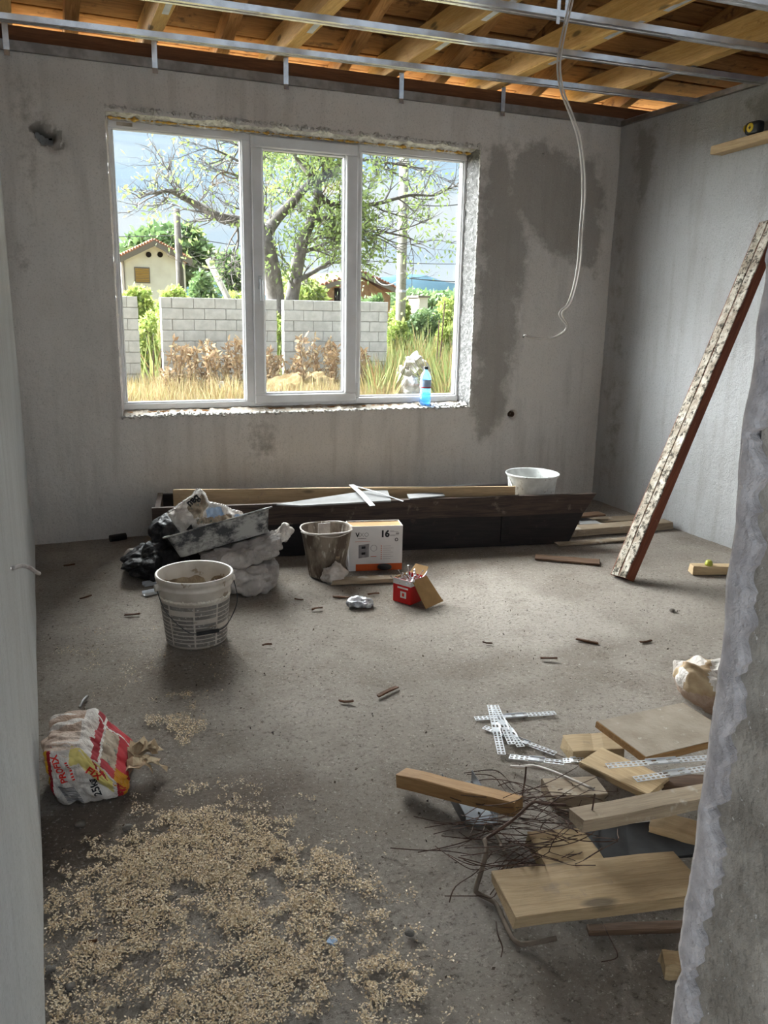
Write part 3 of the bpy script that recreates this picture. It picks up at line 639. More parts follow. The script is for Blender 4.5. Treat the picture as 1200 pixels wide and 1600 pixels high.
for (o, ya, yb) in PR:
    for x in JX[1:]:
        yy = ya+(yb-ya)*(x+.1)/4.1
        if x == JX[5] and ya < 4.3: continue
        k = obj('hanger', mesh(*join(strip([(0, -.16, .166), (0, -.07, .1665), (0, .05, .1665), (0, .15, .163)], .034, (1, 0, 0), .0012))), M['zinc'], o)
        k.matrix_basis = o.matrix_basis.inverted() @ Matrix.Translation((x+.012, yy, 2.752))
# pair of hanger arms beside the cable
k = obj('hanger_arm', mesh(*join(box(-.03, -.012, -.036, -.034, -.03, .17), box(.012, .03, -.036, -.034, -.03, .17))), M['zincdull'], PR[2][0])
k.matrix_basis = PR[2][0].matrix_basis.inverted() @ Matrix.Translation((2.31, 3.575, 2.752))
# ------------------------------------------------------------------ things in the room
def V3(p): return Vector(p)
def plank(name, a, b, c, z, t, mat, label, cat='plank', group=None, zb=None, seed=0, jit=.002, warp=.0):
    """board whose TOP near edge runs from sight point a to b (at heights z, zb) and whose far edge passes through c (near a's end)"""
    A = atz(*a, z); B = atz(*b, z if zb is None else zb); C = atz(*c, z); X = (B-A); L = X.length; X.normalize()
    w = C-A; w -= X*w.dot(X); w.z = 0 if zb is None else w.z; wd = w.length; Yv = w.normalized(); Z = X.cross(Yv)
    if Z.z < 0: Z = -Z; A, X = A+X*L, -X
    o = setp(obj(name, mesh(*prism(chsec(wd, t, min(.003, t*.2)), L, 5, jit, warp, seed)), mat), label, cat, group)
    Mx = Matrix((X, Yv, Z)).transposed().to_4x4(); Mx.translation = A+Yv*wd/2-Z*t/2; o.matrix_basis = Mx; return o
def freeboard(name, P0, P1, w, t, mat, label, cat='plank', group=None, up=(0, 0, 1), seed=0, jit=.002, warp=0.):
    o = along(P0, P1, w, t, seed, mat, name, None, up, 5, jit, warp, min(.003, t*.2)); return setp(o, label, cat, group)
# --- white plaster bucket
BK = thing('plaster_bucket', 'dirty white plastic plaster bucket with wire handle in front of the sacks', 'bucket', (.552, 3.462, 0), (0, 0, .1))
HB = .318; rb = lambda z: .131+.031*z/HB
prof = [(0, .004), (.12, .002), (.129, .004), (rb(.02), .02), (rb(.262), .262), (rb(.262)+.006, .266), (rb(.27)+.006, .272), (rb(.275)+.001, .276), (rb(.29)+.001, .291), (rb(.29)+.007, .294), (rb(.3)+.008, .305), (rb(.31)+.007, .314), (rb(.31)+.002, HB), (rb(.3)-.004, .314), (rb(.25)-.004, .25), (rb(.12)-.004, .12), (rb(.01)-.004, .012), (0, .012)]
obj('body', mesh(*lathe(prof, 64), True), M['bucket'], BK)
def cyl(a, z, off=.0008): r = rb(z)+off; return (r*math.sin(a), -r*math.cos(a), z)
V = []; F = []
rows = [.014, .034, .052, .070, .088, .106, .124, .143, .163, .184, .206]; cols = [(-1.75, -1.12), (-1.06, -.34), (-.29, .36), (.41, 1.02), (1.07, 1.75)]
for ri in range(len(rows)-1):
    for ci, (a0, a1) in enumerate(cols):
        if (ri*7+ci*3) % 11 == 4: continue
        z0, z1 = rows[ri]+.002, rows[ri+1]-.003; m = 6
        for k in range(m):
            p, q = a0+(a1-a0)*k/m, a0+(a1-a0)*(k+1)/m; n = len(V); V += [cyl(p, z0), cyl(q, z0), cyl(q, z1), cyl(p, z1)]; F.append((n, n+1, n+2, n+3))
obj('label_print', mesh(V, F), M['bucketprint'], BK)
V = []; F = []; m = 90
for k in range(m+1):
    a = -1.7+3.4*k/m; h1 = .214+.004*mnoise.noise(Vector((a*9, 0, 1))); h2 = h1+.012+.016*abs(mnoise.noise(Vector((a*14, 2, 0)))); V += [cyl(a, h1, .0015), cyl(a, (h1+h2)/2, .004), cyl(a, h2, .001)]
F = [(k*3+j, k*3+3+j, k*3+4+j, k*3+1+j) for k in range(m) for j in range(2)]; obj('plaster_splash', mesh(V, F), M['whitepaint'], BK)
V, F = lathe([(0, .05), (.06, .052), (.115, .048), (rb(.08)-.009, .07), (rb(.13)-.007, .13), (rb(.18)-.0062, .18), (rb(.22)-.006, .225), (rb(.25)-.0052, .252)], 64)
V = [(x, y, z+(.030 if z > .2 else .012)*mnoise.noise(Vector((x*22, y*22, z*6)))) for x, y, z in V]; obj('dried_residue', mesh(V, F, True), M['residue'], BK)
for s in (-1, 1): obj('handle_ear', mesh(*shift(lathe([(0, -.012), (.016, -.012), (.018, 0), (.014, .012), (0, .012)], 14), (0, 0, 0))), M['bucket'], BK, (s*(rb(.285)+.006), -.01, .268), (0, PI/2, 0))
P = smoothpts([(-rb(.28)-.012, -.02, .262), (-.155, -.11, .19), (-.09, -.165, .115), (-.045, -.178, .098)], 8); wr = tube(P, .0022, 6)
P2 = smoothpts([(.045, -.178, .098), (.09, -.165, .115), (.155, -.11, .19), (rb(.28)+.012, -.02, .262)], 8)
hd = obj('handle', mesh(*join(wr, tube(P2, .0022, 6), tube([(-.045, -.178, .098), (.045, -.178, .098)], .002, 6))), M['gasket'], BK); obj('grip', mesh(*tube([(-.048, -.178, .098), (.048, -.178, .098)], .0085, 12)), M['black'], hd)
# --- dark mortar bucket
DB = thing('mortar_bucket', 'dark mortar-caked bucket beside the white carton', 'bucket', (1.385, 4.135, 0))
prof = [(0, .003), (.088, .002), (.096, .006), (.139, .262), (.143, .266), (.143, .272), (.138, .274), (.134, .266), (.093, .012), (0, .012)]
obj('body', mesh(*lathe(prof, 48, .006, 3), True), M['mbucket'], DB)
V, F = lathe([(0, .13), (.07, .14), (.115, .13), (.118, .15)], 40); V = [(x, y, z+.03*mnoise.noise(Vector((x*20, y*20, 0)))) for x, y, z in V]; obj('mortar', mesh(V, F, True), M['residue'], DB)
obj('rim_wire', mesh(*tube([(.142*math.cos(a), .142*math.sin(a), .272+.004*math.sin(3*a)) for a in np.linspace(0, 2*PI, 49)], .0045, 6)), M['sackwhite'], DB)
obj('handle', mesh(*tube(smoothpts([(-.145, 0, .262), (-.12, -.075, .262), (0, -.148, .258), (.11, -.09, .266), (.128, -.06, .285), (.145, 0, .27)], 6), .0028, 6)), M['sackwhite'], DB)
obj('mortar_board', mesh(*box(-.03, .04, .05, .056, .10, .285)), M['sackgrey'], DB)
# --- milky tub standing in the formwork
TB = thing('white_tub', 'milky white plastic tub standing behind the black formwork', 'tub', (2.90, 4.45, .03))
prof = [(0, .004), (.115, .0), (.122, .006), (.158, .375), (.170, .392), (.174, .399), (.171, .405), (.166, .398), (.153, .377), (.118, .014), (0, .014)]
obj('body', mesh(*lathe(prof, 56, .008, 5), True), M['tub'], TB); obj('handle', mesh(*tube(smoothpts([(-.16, .03, .375), (-.165, -.03, .33), (-.158, -.06, .29)], 6), .003, 6)), M['zincdull'], TB)
# --- long black formwork trough
fa = Vector((.53, 4.656, 0)); fb = Vector((3.06, 4.218, 0)); FD = (fb-fa).normalized(); FN = Vector((-FD.y, FD.x, 0)); LF = (fb-fa).length
TF = thing('formwork_trough', 'long black-coated wooden formwork trough on the floor under the window', 'formwork', fa, (0, 0, math.atan2(FD.y, FD.x)))
def quadboard(x0b, x1b, x0t, x1t, z0, z1, y0, y1, n=8, jit=.002, seed=1):
    R = random.Random(seed); V = []; F = []
    for i in range(n+1):
        s = i/n
        for (xa, xb, z, y) in ((x0b, x1b, z0, y0), (x0t, x1t, z1, y0), (x0t, x1t, z1, y1), (x0b, x1b, z0, y1)): V.append((xa+(xb-xa)*s, y+R.uniform(-jit, jit), z+R.uniform(-jit, jit)))
    for i in range(n):
        for j in range(4): a = i*4+j; b = i*4+(j+1) % 4; F.append((a, b, b+4, a+4))
    F += [(3, 2, 1, 0), tuple(range(n*4, n*4+4))]; return V, F
obj('lower_board', mesh(*quadboard(0, LF, 0, LF+.095, .004, .215, .010, .036, 8, .002, 2)), M['form'], TF)
obj('upper_board', mesh(*quadboard(-.012, LF+.085, -.012, LF+.16, .205, .328, -.008, .030, 10, .003, 3)), M['formtop'], TF)
obj('back_board', mesh(*quadboard(0, LF-.12, 0, LF-.10, .004, .30, .47, .50, 8, .002, 4)), M['form'], TF)
obj('bottom_board', mesh(*box(.01, LF-.01, .036, .47, .004, .026)), M['form'], TF)
obj('end_board', mesh(*quadboard(0, .03, 0, .03, .004, .31, .036, .47, 1, 0, 5)), M['formtop'], TF)
for x in (.55, 1.35, 2.1): obj('batten', mesh(*box(x, x+.05, .0, .012, .03, .21)), M['form'], TF)
# plank and offcuts lying in / over the trough
A = atz(270, 766, .385); B = atz(805, 760, .385); along_dir = (B-A).normalized(); nrm = Vector((-along_dir.y, along_dir.x, 0))
freeboard('long_plank', A+nrm*.012+Vector((0, 0, -.165)), B+nrm*.012+Vector((0, 0, -.165)), .33, .026, M['plank'], 'long tan plank on edge inside the black formwork', 'plank', None, tuple(-nrm), 3, .003)
p = [atz(432, 790, .333), atz(604, 764, .37), atz(611, 784, .336), atz(470, 792, .333)]
V = [tuple(q) for q in p]+[tuple(q+Vector((0, 0, .009))) for q in p]
setp(obj('plasterboard_offcut', mesh(V, [(3, 2, 1, 0), (4, 5, 6, 7), (0, 1, 5, 4), (1, 2, 6, 5), (2, 3, 7, 6), (3, 0, 4, 7)]), M['drywall']), 'pale wedge of plasterboard lying on the black formwork', 'offcut')
p = [atz(640, 781, .334), atz(695, 776, .334), atz(690, 770, .345), atz(636, 774, .345)]
V = [tuple(q) for q in p]+[tuple(q+Vector((0, 0, .008))) for q in p]
setp(obj('plasterboard_offcut', mesh(V, [(3, 2, 1, 0), (4, 5, 6, 7), (0, 1, 5, 4), (1, 2, 6, 5), (2, 3, 7, 6), (3, 0, 4, 7)]), M['drywall']), 'small pale offcut on the formwork right of the metal strips', 'offcut')
for i, (a, b, za, zb, w, lb) in enumerate((((549, 757), (582, 790), .40, .337, .034, 'short white metal strip hanging over the formwork front'), ((551, 758), (630, 783), .405, .338, .016, 'longer thin white strip crossing the formwork top'))):
    A = atz(*a, za); B = atz(*b, zb); d = (B-A).normalized(); s = d.cross(Vector((0, 0, 1))).normalized()
    setp(obj('white_strip', mesh(*strip([(0, 0, 0), tuple((B-A)*.5+Vector((0, 0, .006))), tuple(B-A)], w, tuple(s), .0015)), M['zinc'], None, A), lb, 'strip')
# --- VIXO carton
CB = thing('carton', 'white carton printed VIXO and 16 with an orange foot', 'box', (1.524, 4.150, 0), (0, 0, math.atan2(-.066, .30)))
cw, cdp, ch = .307, .13, .262
def cbox(x0, x1, y0, y1, z0, z1, mat, name, t=None): return obj(name, mesh(*box(x0, x1, y0, y1, z0, z1)), M[mat], CB)
cbox(0, cw, 0, .003, 0, ch, 'white', 'front_panel'); cbox(0, cw, cdp-.003, cdp, 0, ch, 'white', 'back_panel'); cbox(0, .003, .003, cdp-.003, 0, ch, 'white', 'side_panel'); cbox(cw-.003, cw, .003, cdp-.003, 0, ch, 'white', 'side_panel'); cbox(.003, cw-.003, .003, cdp-.003, 0, .004, 'cardboard', 'bottom_panel')
cbox(.003, cw-.003, .003, cdp-.003, ch-.010, ch-.007, 'cardboard', 'top_flap')
def print2(name, P, mat): return obj(name, mesh(*P), M[mat], CB)
print2('orange_band', box(.040, cw, -.0008, 0, 0, .040), 'inkorange')
def ctext(s, x, z, size, mat, bold=0.): me = text(s, size, bold); o = obj('lettering', me, M[mat], CB, (x, -.0012, z), (PI/2, 0, 0)); return o
ctext('V', .048, .212, .034, 'inkblack', .0014); ctext('IXO', .083, .212, .034, 'inkgrey', -.0002); ctext('16', .205, .214, .052, 'inkblack', .0026)
print2('text_line', box(.05, .098, -.001, 0, .190, .193), 'inkgrey')
for k, (z, w) in enumerate(((.231, .022), (.226, .048), (.206, .050), (.202, .03))): print2('text_line', box(.234, .234+w, -.001, 0, z, z+.0018), 'inkgrey')
print2('text_line', box(.268, .286, -.001, 0, .212, .220), 'inkgrey')
obj('round_mark', mesh(*lathe([(.006, 0), (.010, 0)], 20)), M['inkblack'], CB, (.272, -.0012, .180), (PI/2, 0, 0))
print2('text_line', box(.035, .12, -.001, 0, .172, .1735), 'inkorange')
PD = obj('panel_picture', mesh([(.055, -.001, .075), (.115, -.001, .082), (.115, -.001, .160), (.055, -.001, .152)], [(0, 1, 2, 3)]), M['inkgrey'], CB)
for z in (.095, .13): obj('screen_picture', mesh([(.072, -.0016, z), (.094, -.0016, z+.002), (.094, -.0016, z+.016), (.072, -.0016, z+.014)], [(0, 1, 2, 3)]), M['inkblack'], PD)
obj('dial_picture', mesh(*lathe([(.0165, 0), (.019, 0)], 24)), M['inkgrey'], CB, (.142, -.0012, .133), (PI/2, 0, 0)); print2('text_line', box(.125, .158, -.001, 0, .082, .085), 'inkorange')
for k in range(7): z = .066+k*.0125; print2('bullet', box(.183, .188, -.001, 0, z, z+.006), 'inkorange'); print2('text_line', box(.195, .195+(.06 if k % 2 else .045), -.001, 0, z+.002, z+.0035), 'inkgrey')
# --- open box of screws
a = atz(614, 938); b = atz(641, 946); d1 = (b-a).normalized(); ang = math.atan2(d1.y, d1.x); w1 = (b-a).length
SB = thing('screw_box', 'open red and white box full of screws on the floor', 'box', a, (0, 0, ang)); sw, sdp, sh = w1, .125, .125
for nm, P, mt in (('front_panel', box(0, sw, 0, .002, 0, sh), 'scarlet'), ('back_panel', box(0, sw, sdp-.002, sdp, 0, sh), 'scarlet'), ('side_panel', box(0, .002, .002, sdp-.002, 0, sh), 'cardboard'), ('side_panel', box(sw-.002, sw, .002, sdp-.002, 0, sh), 'scarlet'), ('bottom_panel', box(.002, sw-.002, .002, sdp-.002, 0, .003), 'cardboard')): obj(nm, mesh(*P), M[mt], SB)
obj('white_band', mesh(*box(-.0006, sw+.0006, -.0008, 0, sh-.030, sh)), M['white'], SB); obj('white_band', mesh(*box(sw, sw+.0008, .002, sdp, sh-.03, sh)), M['white'], SB)
obj('white_patch', mesh(*box(sw*.42, sw*.75, -.001, 0, .028, .062)), M['white'], SB); pp = obj('white_patch', mesh(*box(sw*.25, sw*.85, -.001, 0, .076, .084)), M['white'], SB); obj('emblem', mesh(*box(sw*.52, sw*.65, -.0016, -.001, .036, .054)), M['inkscarlet'], SB)
V = [(sw, .012, sh), (sw, sdp+.005, sh+.0), (sw+.095, sdp+.025, .004), (sw+.095, .0, .004)]; V += [(x+.0025, y, z+.0025) for x, y, z in V]
obj('lid_flap', mesh(V, [(0, 1, 2, 3), (7, 6, 5, 4), (0, 4, 5, 1), (1, 5, 6, 2), (2, 6, 7, 3), (3, 7, 4, 0)]), M['cardboard'], SB)
V = [(0.01, sdp, sh), (sw-.005, sdp, sh), (sw-.01, sdp+.035, sh+.04), (.02, sdp+.035, sh+.04)]; V += [(x, y+.002, z-.002) for x, y, z in V]
obj('lid_flap', mesh(V, [(0, 1, 2, 3), (7, 6, 5, 4), (0, 4, 5, 1), (1, 5, 6, 2), (2, 6, 7, 3), (3, 7, 4, 0)]), M['cardboard'], SB)
sm = mesh(*join(tube([(0, 0, 0), (0, 0, .055)], .0022, 6), shift(lathe([(0, .058), (.0045, .058), (.0048, .056), (.0022, .052)], 10), (0, 0, 0)))); sm.materials.append(M['metalh'])
for i in range(34):
    u, v = rnd.uniform(.012, sw-.012), rnd.uniform(.012, sdp-.012); p = Matrix.Rotation(ang, 3, 'Z') @ Vector((u, v, 0))+a
    o = setp(obj('screw', sm, None, None, (p.x, p.y, rnd.uniform(.085, .112)), (rnd.uniform(-1.2, 1.2), rnd.uniform(-1.2, 1.2), rnd.uniform(0, 6))), 'zinc screw in the open red box', 'screw', 'screws in the red box')
obj('screw_bed', mesh(*shift(box(.003, sw-.003, .003, sdp-.003, .004, .098), (0, 0, 0))), M['zincdull'], SB)['kind'] = 'stuff'
# --- small litter near the carton
c = atz(563, 947); setp(obj('clear_packet', blobmesh((.062, .045, .016), 2.6, 14, .012, 20, 3, lambda w, d: (w.x, w.y, w.z+.012), .010, 30), M['foil'], None, (c.x, c.y, .006), (0, 0, -.3)), 'crumpled shiny clear packet on the floor left of the red box', 'packet')
c = atz(522, 908); setp(obj('crumpled_film', blobmesh((.07, .05, .05), 2.2, 14, .02, 14, 8, lambda w, d: (w.x*(1-.5*max(0, w.z/.05)), w.y, w.z), .02, 20), M['tissue'], None, (c.x, c.y, .045)), 'crumpled white film at the foot of the mortar bucket', 'litter')
a = atz(520, 914, .0); b = atz(616, 911, .0); freeboard('floor_lath', a+Vector((0, .02, .014)), b+Vector((.08, .02, .014)), .07, .024, M['plankgrey'], 'greyish lath on the floor in front of the white carton', 'plank', None, (0, 0, 1), 12)
c = atz(596, 893); setp(obj('round_lid', mesh(*lathe([(0, .016), (.026, .018), (.038, .014), (.041, .004), (.038, .0), (0, 0)], 28), True), M['black'], None, (c.x+.01, c.y-.02, .026)), 'small round black lid in front of the white carton', 'disc')  # round black lid lying near the carton
# --- sacks and tray behind the bucket
me = blobmesh((.175, .17, .075), 4.0, 34, .010, 5, 11, lambda w, d: (w.x+.02*w.z/.07, w.y, w.z*(1+.1*w.x)), .006, 12, .055, 9)
o = setp(obj('cement_sack', me, M['sackgrey'], None, (.90, 4.08, .077), (0, .04, -.35)), 'dusty grey sack on the floor under the mortar tray', 'sack')
me = blobmesh((.215, .15, .048), 3.4, 34, .010, 6, 12, lambda w, d: (w.x, w.y, w.z+.25*max(0, w.x-.05)**1.3), .006, 12, .05, 10)
o = setp(obj('cement_sack', me, M['sackgrey'], None, (.905, 4.10, .185), (0, -.16, -.2)), 'folded grey sack with a white twisted corner lying on the lower sack', 'sack')
me = blobmesh((.06, .03, .040), 2.2, 14, .012, 20, 13, None, .008, 22, .03, 18); setp(obj('sack_corner', me, M['sackwhite'], o, (.225, .0, .055), (0, -.7, .3)), 'twisted white sack corner')
def tray():
    a = [(.27, .17), (.255, .155)]; V = []
    def loop(hx, hy, z, r, n=6):
        out = []
        for sx, sy, a0 in ((1, 1, 0), (-1, 1, PI/2), (-1, -1, PI), (1, -1, 1.5*PI)):
            for k in range(n+1):
                w = a0+PI/2*k/n; out.append((sx*(hx-r)+r*math.cos(w), sy*(hy-r)+r*math.sin(w), z))
        return out
    L = [loop(.29, .19, .128, .03), loop(.29, .19, .122, .03), loop(.268, .168, .118, .03), loop(.235, .14, .004, .04), loop(.22, .125, 0, .04), loop(.215, .12, .008, .04), loop(.258, .158, .118, .03), loop(.262, .162, .128, .03), loop(.29, .19, .128, .03)]
    n = len(L[0]); V = [p for l in L for p in l]; F = [(i*n+j, (i+1)*n+j, (i+1)*n+(j+1) % n, i*n+(j+1) % n) for i in range(len(L)-1) for j in range(n)]
    F.append(tuple(range(4*n, 5*n))); F.append(tuple(reversed(range(5*n, 6*n)))); return V, F
setp(obj('mortar_tray', mesh(*tray()), M['tray'], None, (.835, 4.215, .205), (-.26, -.235, -.10)), 'black mortar tray smeared with dried cement, tilted on the sacks', 'tray')
BG = thing('printed_sack', 'crumpled white sack with blue, red and black print on the tray', 'sack', aty(320, 850, 4.25))
o0 = Vector(BG.location); YS = 4.25
opx = [(262, 803), (280, 790), (300, 776), (309, 766), (316, 765), (322, 770), (329, 785), (350, 789), (366, 797), (381, 801), (388, 815), (390, 836), (330, 862), (300, 862), (286, 838), (268, 815)]
poly = [((aty(x, y, YS)-o0).x, (aty(x, y, YS)-o0).z) for x, y in opx]
px_ = np.array(poly); U = np.arange(px_[:, 0].min()-.004, px_[:, 0].max()+.004, .0045); V_ = np.arange(px_[:, 1].min()-.004, px_[:, 1].max()+.004, .0045); gx, gz = grid(U, V_)
sdv = sdpoly(gx, gz, poly)+(fbm(gx, gz, .03, 81, 2)-.5)*.006; dep = .075*np.sqrt(np.clip(sdv, 0, .08)/.08)
cr = np.zeros(gx.shape)
for ii in range(gx.shape[0]):
    for jj in range(gx.shape[1]):
        if sdv[ii, jj] > -.02:
            P = Vector((gx[ii, jj]*9, 1.3, gz[ii, jj]*9)); d_ = mnoise.voronoi(P)[0]; d2_ = mnoise.voronoi(P*2.2)[0]; cr[ii, jj] = .10*(min(d_[1]-d_[0], .5)-.2)+.035*(min(d2_[1]-d2_[0], .5)-.2)+.02*mnoise.noise(P*.8)
fade = np.clip(sdv/.02, 0, 1); yf = -dep-cr*fade; yb = dep*.8+cr*.4*fade
inside = (sdv[:-1, :-1] > 0) & (sdv[1:, 1:] > 0) & (sdv[1:, :-1] > 0) & (sdv[:-1, 1:] > 0)
nU, nV = len(U), len(V_); lean = .12*(gz-gz.min())
Vf = np.stack([gx, yf+lean, gz], -1).reshape(-1, 3); Vb = np.stack([gx, yb+.004+lean, gz], -1).reshape(-1, 3)
Qf = gridfaces(nU, nV, inside); Qb = gridfaces(nU, nV, inside, True)+len(Vf)
from collections import Counter
ec = Counter()
for f in Qf.tolist():
    for a_, b_ in zip(f, f[1:]+f[:1]): ec[(a_, b_)] += 1
rim = [(a_, b_, b_+len(Vf), a_+len(Vf)) for (a_, b_) in ec if (b_, a_) not in ec]
Qa = np.concatenate([Qf, Qb, np.array(rim)]); Vall = np.concatenate([Vf, Vb]); used = np.unique(Qa); rm = np.full(len(Vall), -1); rm[used] = np.arange(len(used))
me = qmesh(Vall[used], rm[Qa], True)
for m_ in ('sackwhite', 'inkblue', 'inkscarlet', 'inkpic', 'inkblack'): me.materials.append(M[m_])
def pl(x, y): v_ = aty(x, y, YS)-o0; return (v_.x, v_.z)
reg = [(3, [pl(*q_) for q_ in ((292, 792), (318, 772), (326, 790), (312, 806), (300, 806))]), (1, [pl(*q_) for q_ in ((322, 795), (345, 792), (352, 812), (335, 822), (322, 812))]), (1, [pl(*q_) for q_ in ((364, 803), (380, 804), (387, 835), (366, 840))]), (2, [pl(*q_) for q_ in ((306, 832), (320, 819), (334, 838), (318, 845))]), (3, [pl(*q_) for q_ in ((303, 808), (330, 806), (360, 803), (356, 812), (325, 815), (306, 814))])]
cen = np.array([tuple(p.center) for p in me.polygons]); mi = np.zeros(len(cen), int)
for k_, pg in reg: mi[sdpoly(cen[:, 0], cen[:, 2], pg)+(fbm(cen[:, 0], cen[:, 2], .02, 5, 2)-.5)*.012 > 0] = k_
me.polygons.foreach_set('material_index', mi); me.update(); obj('body', me, None, BG)
def btext(s, size, px, py, rot, bold):
    x, z = pl(px, py); obj('lettering', stick(text(s, size, bold), me, (x, -.3, z), (math.cos(rot), 0, math.sin(rot)), (-math.sin(rot), 0, math.cos(rot)), .002, .01), M['inkblack'], BG)
btext('Bau', .048, 303, 783, .72+PI, .002)
for k_, (x, y) in enumerate(((283, 838), (291, 832), (298, 838), (292, 846), (304, 826))): 
    xx, zz = pl(x, y); obj('print_mark', stick(mesh(*lathe([(.006, 0), (.012, 0)], 14)), me, (xx, -.3, zz), (1, 0, .3), (-.3, 0, 1), .002, .01), M['inkblack'], BG)
for k_ in range(3):
    xx, zz = pl(355+k_*4, 826); obj('print_stroke', stick(mesh([(-.004, -.022, 0), (.004, -.022, 0), (.004, .022, 0), (-.004, .022, 0)], [(0, 1, 2, 3)]), me, (xx, -.3, zz), (1, 0, .05), (-.05, 0, 1), .002, .01), M['inkgrey'], BG)
me = blobmesh((.17, .16, .10), 2.6, 30, .02, 5, 41, lambda w, d: (w.x, w.y, max(w.z*(1+.9*w.x/.17*.6), -.083)), .012, 10, .08, 7)
setp(obj('black_plastic_sack', me, M['blacksheet'], None, (.50, 4.43, .085), (0, 0, -.2)), 'crumpled black plastic sack left of the tray', 'sack')
me = blobmesh((.15, .12, .10), 2.3, 20, .02, 6, 43, None, .018, 12); setp(obj('dark_sack', me, M['blacksheet'], None, (.64, 4.49, .21), (0, .1, 0)), 'dark folded sack leaning on the left end of the formwork', 'sack')
c = atz(205, 895); me = blobmesh((.07, .06, .05), 2.3, 14, .02, 12, 47, None, .016, 18); setp(obj('torn_sack_corner', me, M['sackwhite'], None, (c.x+.05, c.y+.06, .05), (0, .5, 0)), 'torn white sack scrap at the left end of the black sack', 'scrap')
for i, (x, y) in enumerate(((224, 925), (226, 915))):
    a = atz(x, y, .02); o = profile('profile_offcut', a+Vector((0, 0, -.018)), a+Vector((.22, .06, -.018)), ('lower' if i == 0 else 'upper')+' short zinc channel offcut behind the white bucket', 'channel offcuts behind the bucket', [(-.02, 0), (-.02, .018), (-.019, .018), (-.019, .001), (.019, .001), (.019, .018), (.02, .018), (.02, 0)], 'zinc')
    if i: o.location.y += .05
# --- leaning formwork beam
A0 = Vector((2.900, 3.586, 0)); B0 = Vector((2.896, 3.446, 0)); C0 = Vector((2.949, 3.439, 0)); top = Vector((3.945, 3.835, 1.965))
Xb = (top-A0).normalized(); Yb = (A0-B0); Yb = (Yb-Xb*Yb.dot(Xb)).normalized(); Zb = Xb.cross(Yb)
if Zb.x > 0: Zb = -Zb
bw, bt = .136, .062; LB = (top-A0).length
LBm = thing('leaning_beam', 'red-brown formwork beam with cement-smeared face leaning against the right wall', 'beam')
Mx = Matrix((Xb, Zb.cross(Xb), Zb)).transposed().to_4x4(); Mx.translation = (A0+B0)/2-Zb*bt/2+Vector((0, 0, .022)); LBm.matrix_basis = Mx
sec = chsec(bw, bt, .004); obj('body', mesh(*prism(sec, LB, 8, .001, 0, 5)), M['beamred'], LBm)
for s, (y0, y1) in enumerate(((-bw/2+.003, -.005), (-.001, bw/2-.010))):
    V = []; n = 60
    for i in range(n+1):
        x = LB*i/n; j1 = .005*mnoise.noise(Vector((x*9, s, 0))); j2 = .005*mnoise.noise(Vector((x*9, s, 7))); hh = .004+.002*mnoise.noise(Vector((x*20, s, 3)))
        V += [(x, y0+j1, bt/2-.001), (x, y0+j1+.003, bt/2+hh), (x, y1+j2-.003, bt/2+hh), (x, y1+j2, bt/2-.001)]
    F = [(i*4+j, i*4+4+j, i*4+5+j, i*4+1+j) for i in range(n) for j in range(3)]; obj('cement_crust', mesh(V, F), M['beamface'], LBm)
# --- boards on the floor at the far right
freeboard('floor_board', atz(893, 838)+Vector((-.25, .03, .03)), atz(1060, 826)+Vector((-.06, .04, .03)), .11, .05, M['plankgrey'], 'thick grey board on the floor running to the right wall', 'plank', None, (0, 0, 1), 21)
freeboard('floor_board', atz(890, 822)+Vector((-.2, .06, .012)), atz(1050, 812)+Vector((-.1, .05, .012)), .13, .022, M['plankgrey'], 'wide pale board lying behind the thick grey board', 'plank', None, (0, 0, 1), 22)
freeboard('floor_board', atz(890, 850)+Vector((-.1, .0, .008)), atz(985, 845)+Vector((0, .01, .008)), .06, .014, M['plankgrey'], 'thin lath in front of the thick grey board', 'plank', None, (0, 0, 1), 23)
freeboard('floor_board', atz(890, 822)+Vector((-.1, .02, .067)), atz(942, 818)+Vector((0, .02, .067)), .09, .014, M['plankdark'], 'short dark offcut lying on the grey board', 'plank', None, (0, 0, 1), 24)
p = [atz(905, 806, .03), atz(940, 820, .03), atz(905, 822, .03)]; V = [tuple(q) for q in p]+[tuple(q+Vector((0, 0, .012))) for q in p]
setp(obj('plasterboard_scrap', mesh(V, [(2, 1, 0), (3, 4, 5), (0, 1, 4, 3), (1, 2, 5, 4), (2, 0, 3, 5)]), M['drywall']), 'triangular white plasterboard scrap behind the formwork end', 'scrap')
freeboard('floor_offcut', atz(836, 872)+Vector((0, 0, .008)), atz(937, 881)+Vector((0, 0, .008)), .09, .014, M['plankdark'], 'thin dark board on the floor in front of the formwork end', 'plank', None, (0, 0, 1), 25)
a = atz(1081, 897); d = Vector((.36, -.12, 0)); freeboard('timber_offcut', a+Vector((0, .01, .027)), a+d+Vector((0, .01, .027)), .07, .050, M['planklight'], 'short yellow timber block near the right wall', 'timber', None, (0, 0, 1), 26)
c = atz(1124, 881, .06); setp(obj('lime_cap', mesh(*lathe([(0, .03), (.012, .03), (.018, .024), (.022, .008), (.022, 0), (0, 0)], 20), True), M['limeplastic'], None, (c.x-.06, c.y+.02, .053)), 'small lime-yellow cap on the timber block', 'cap')
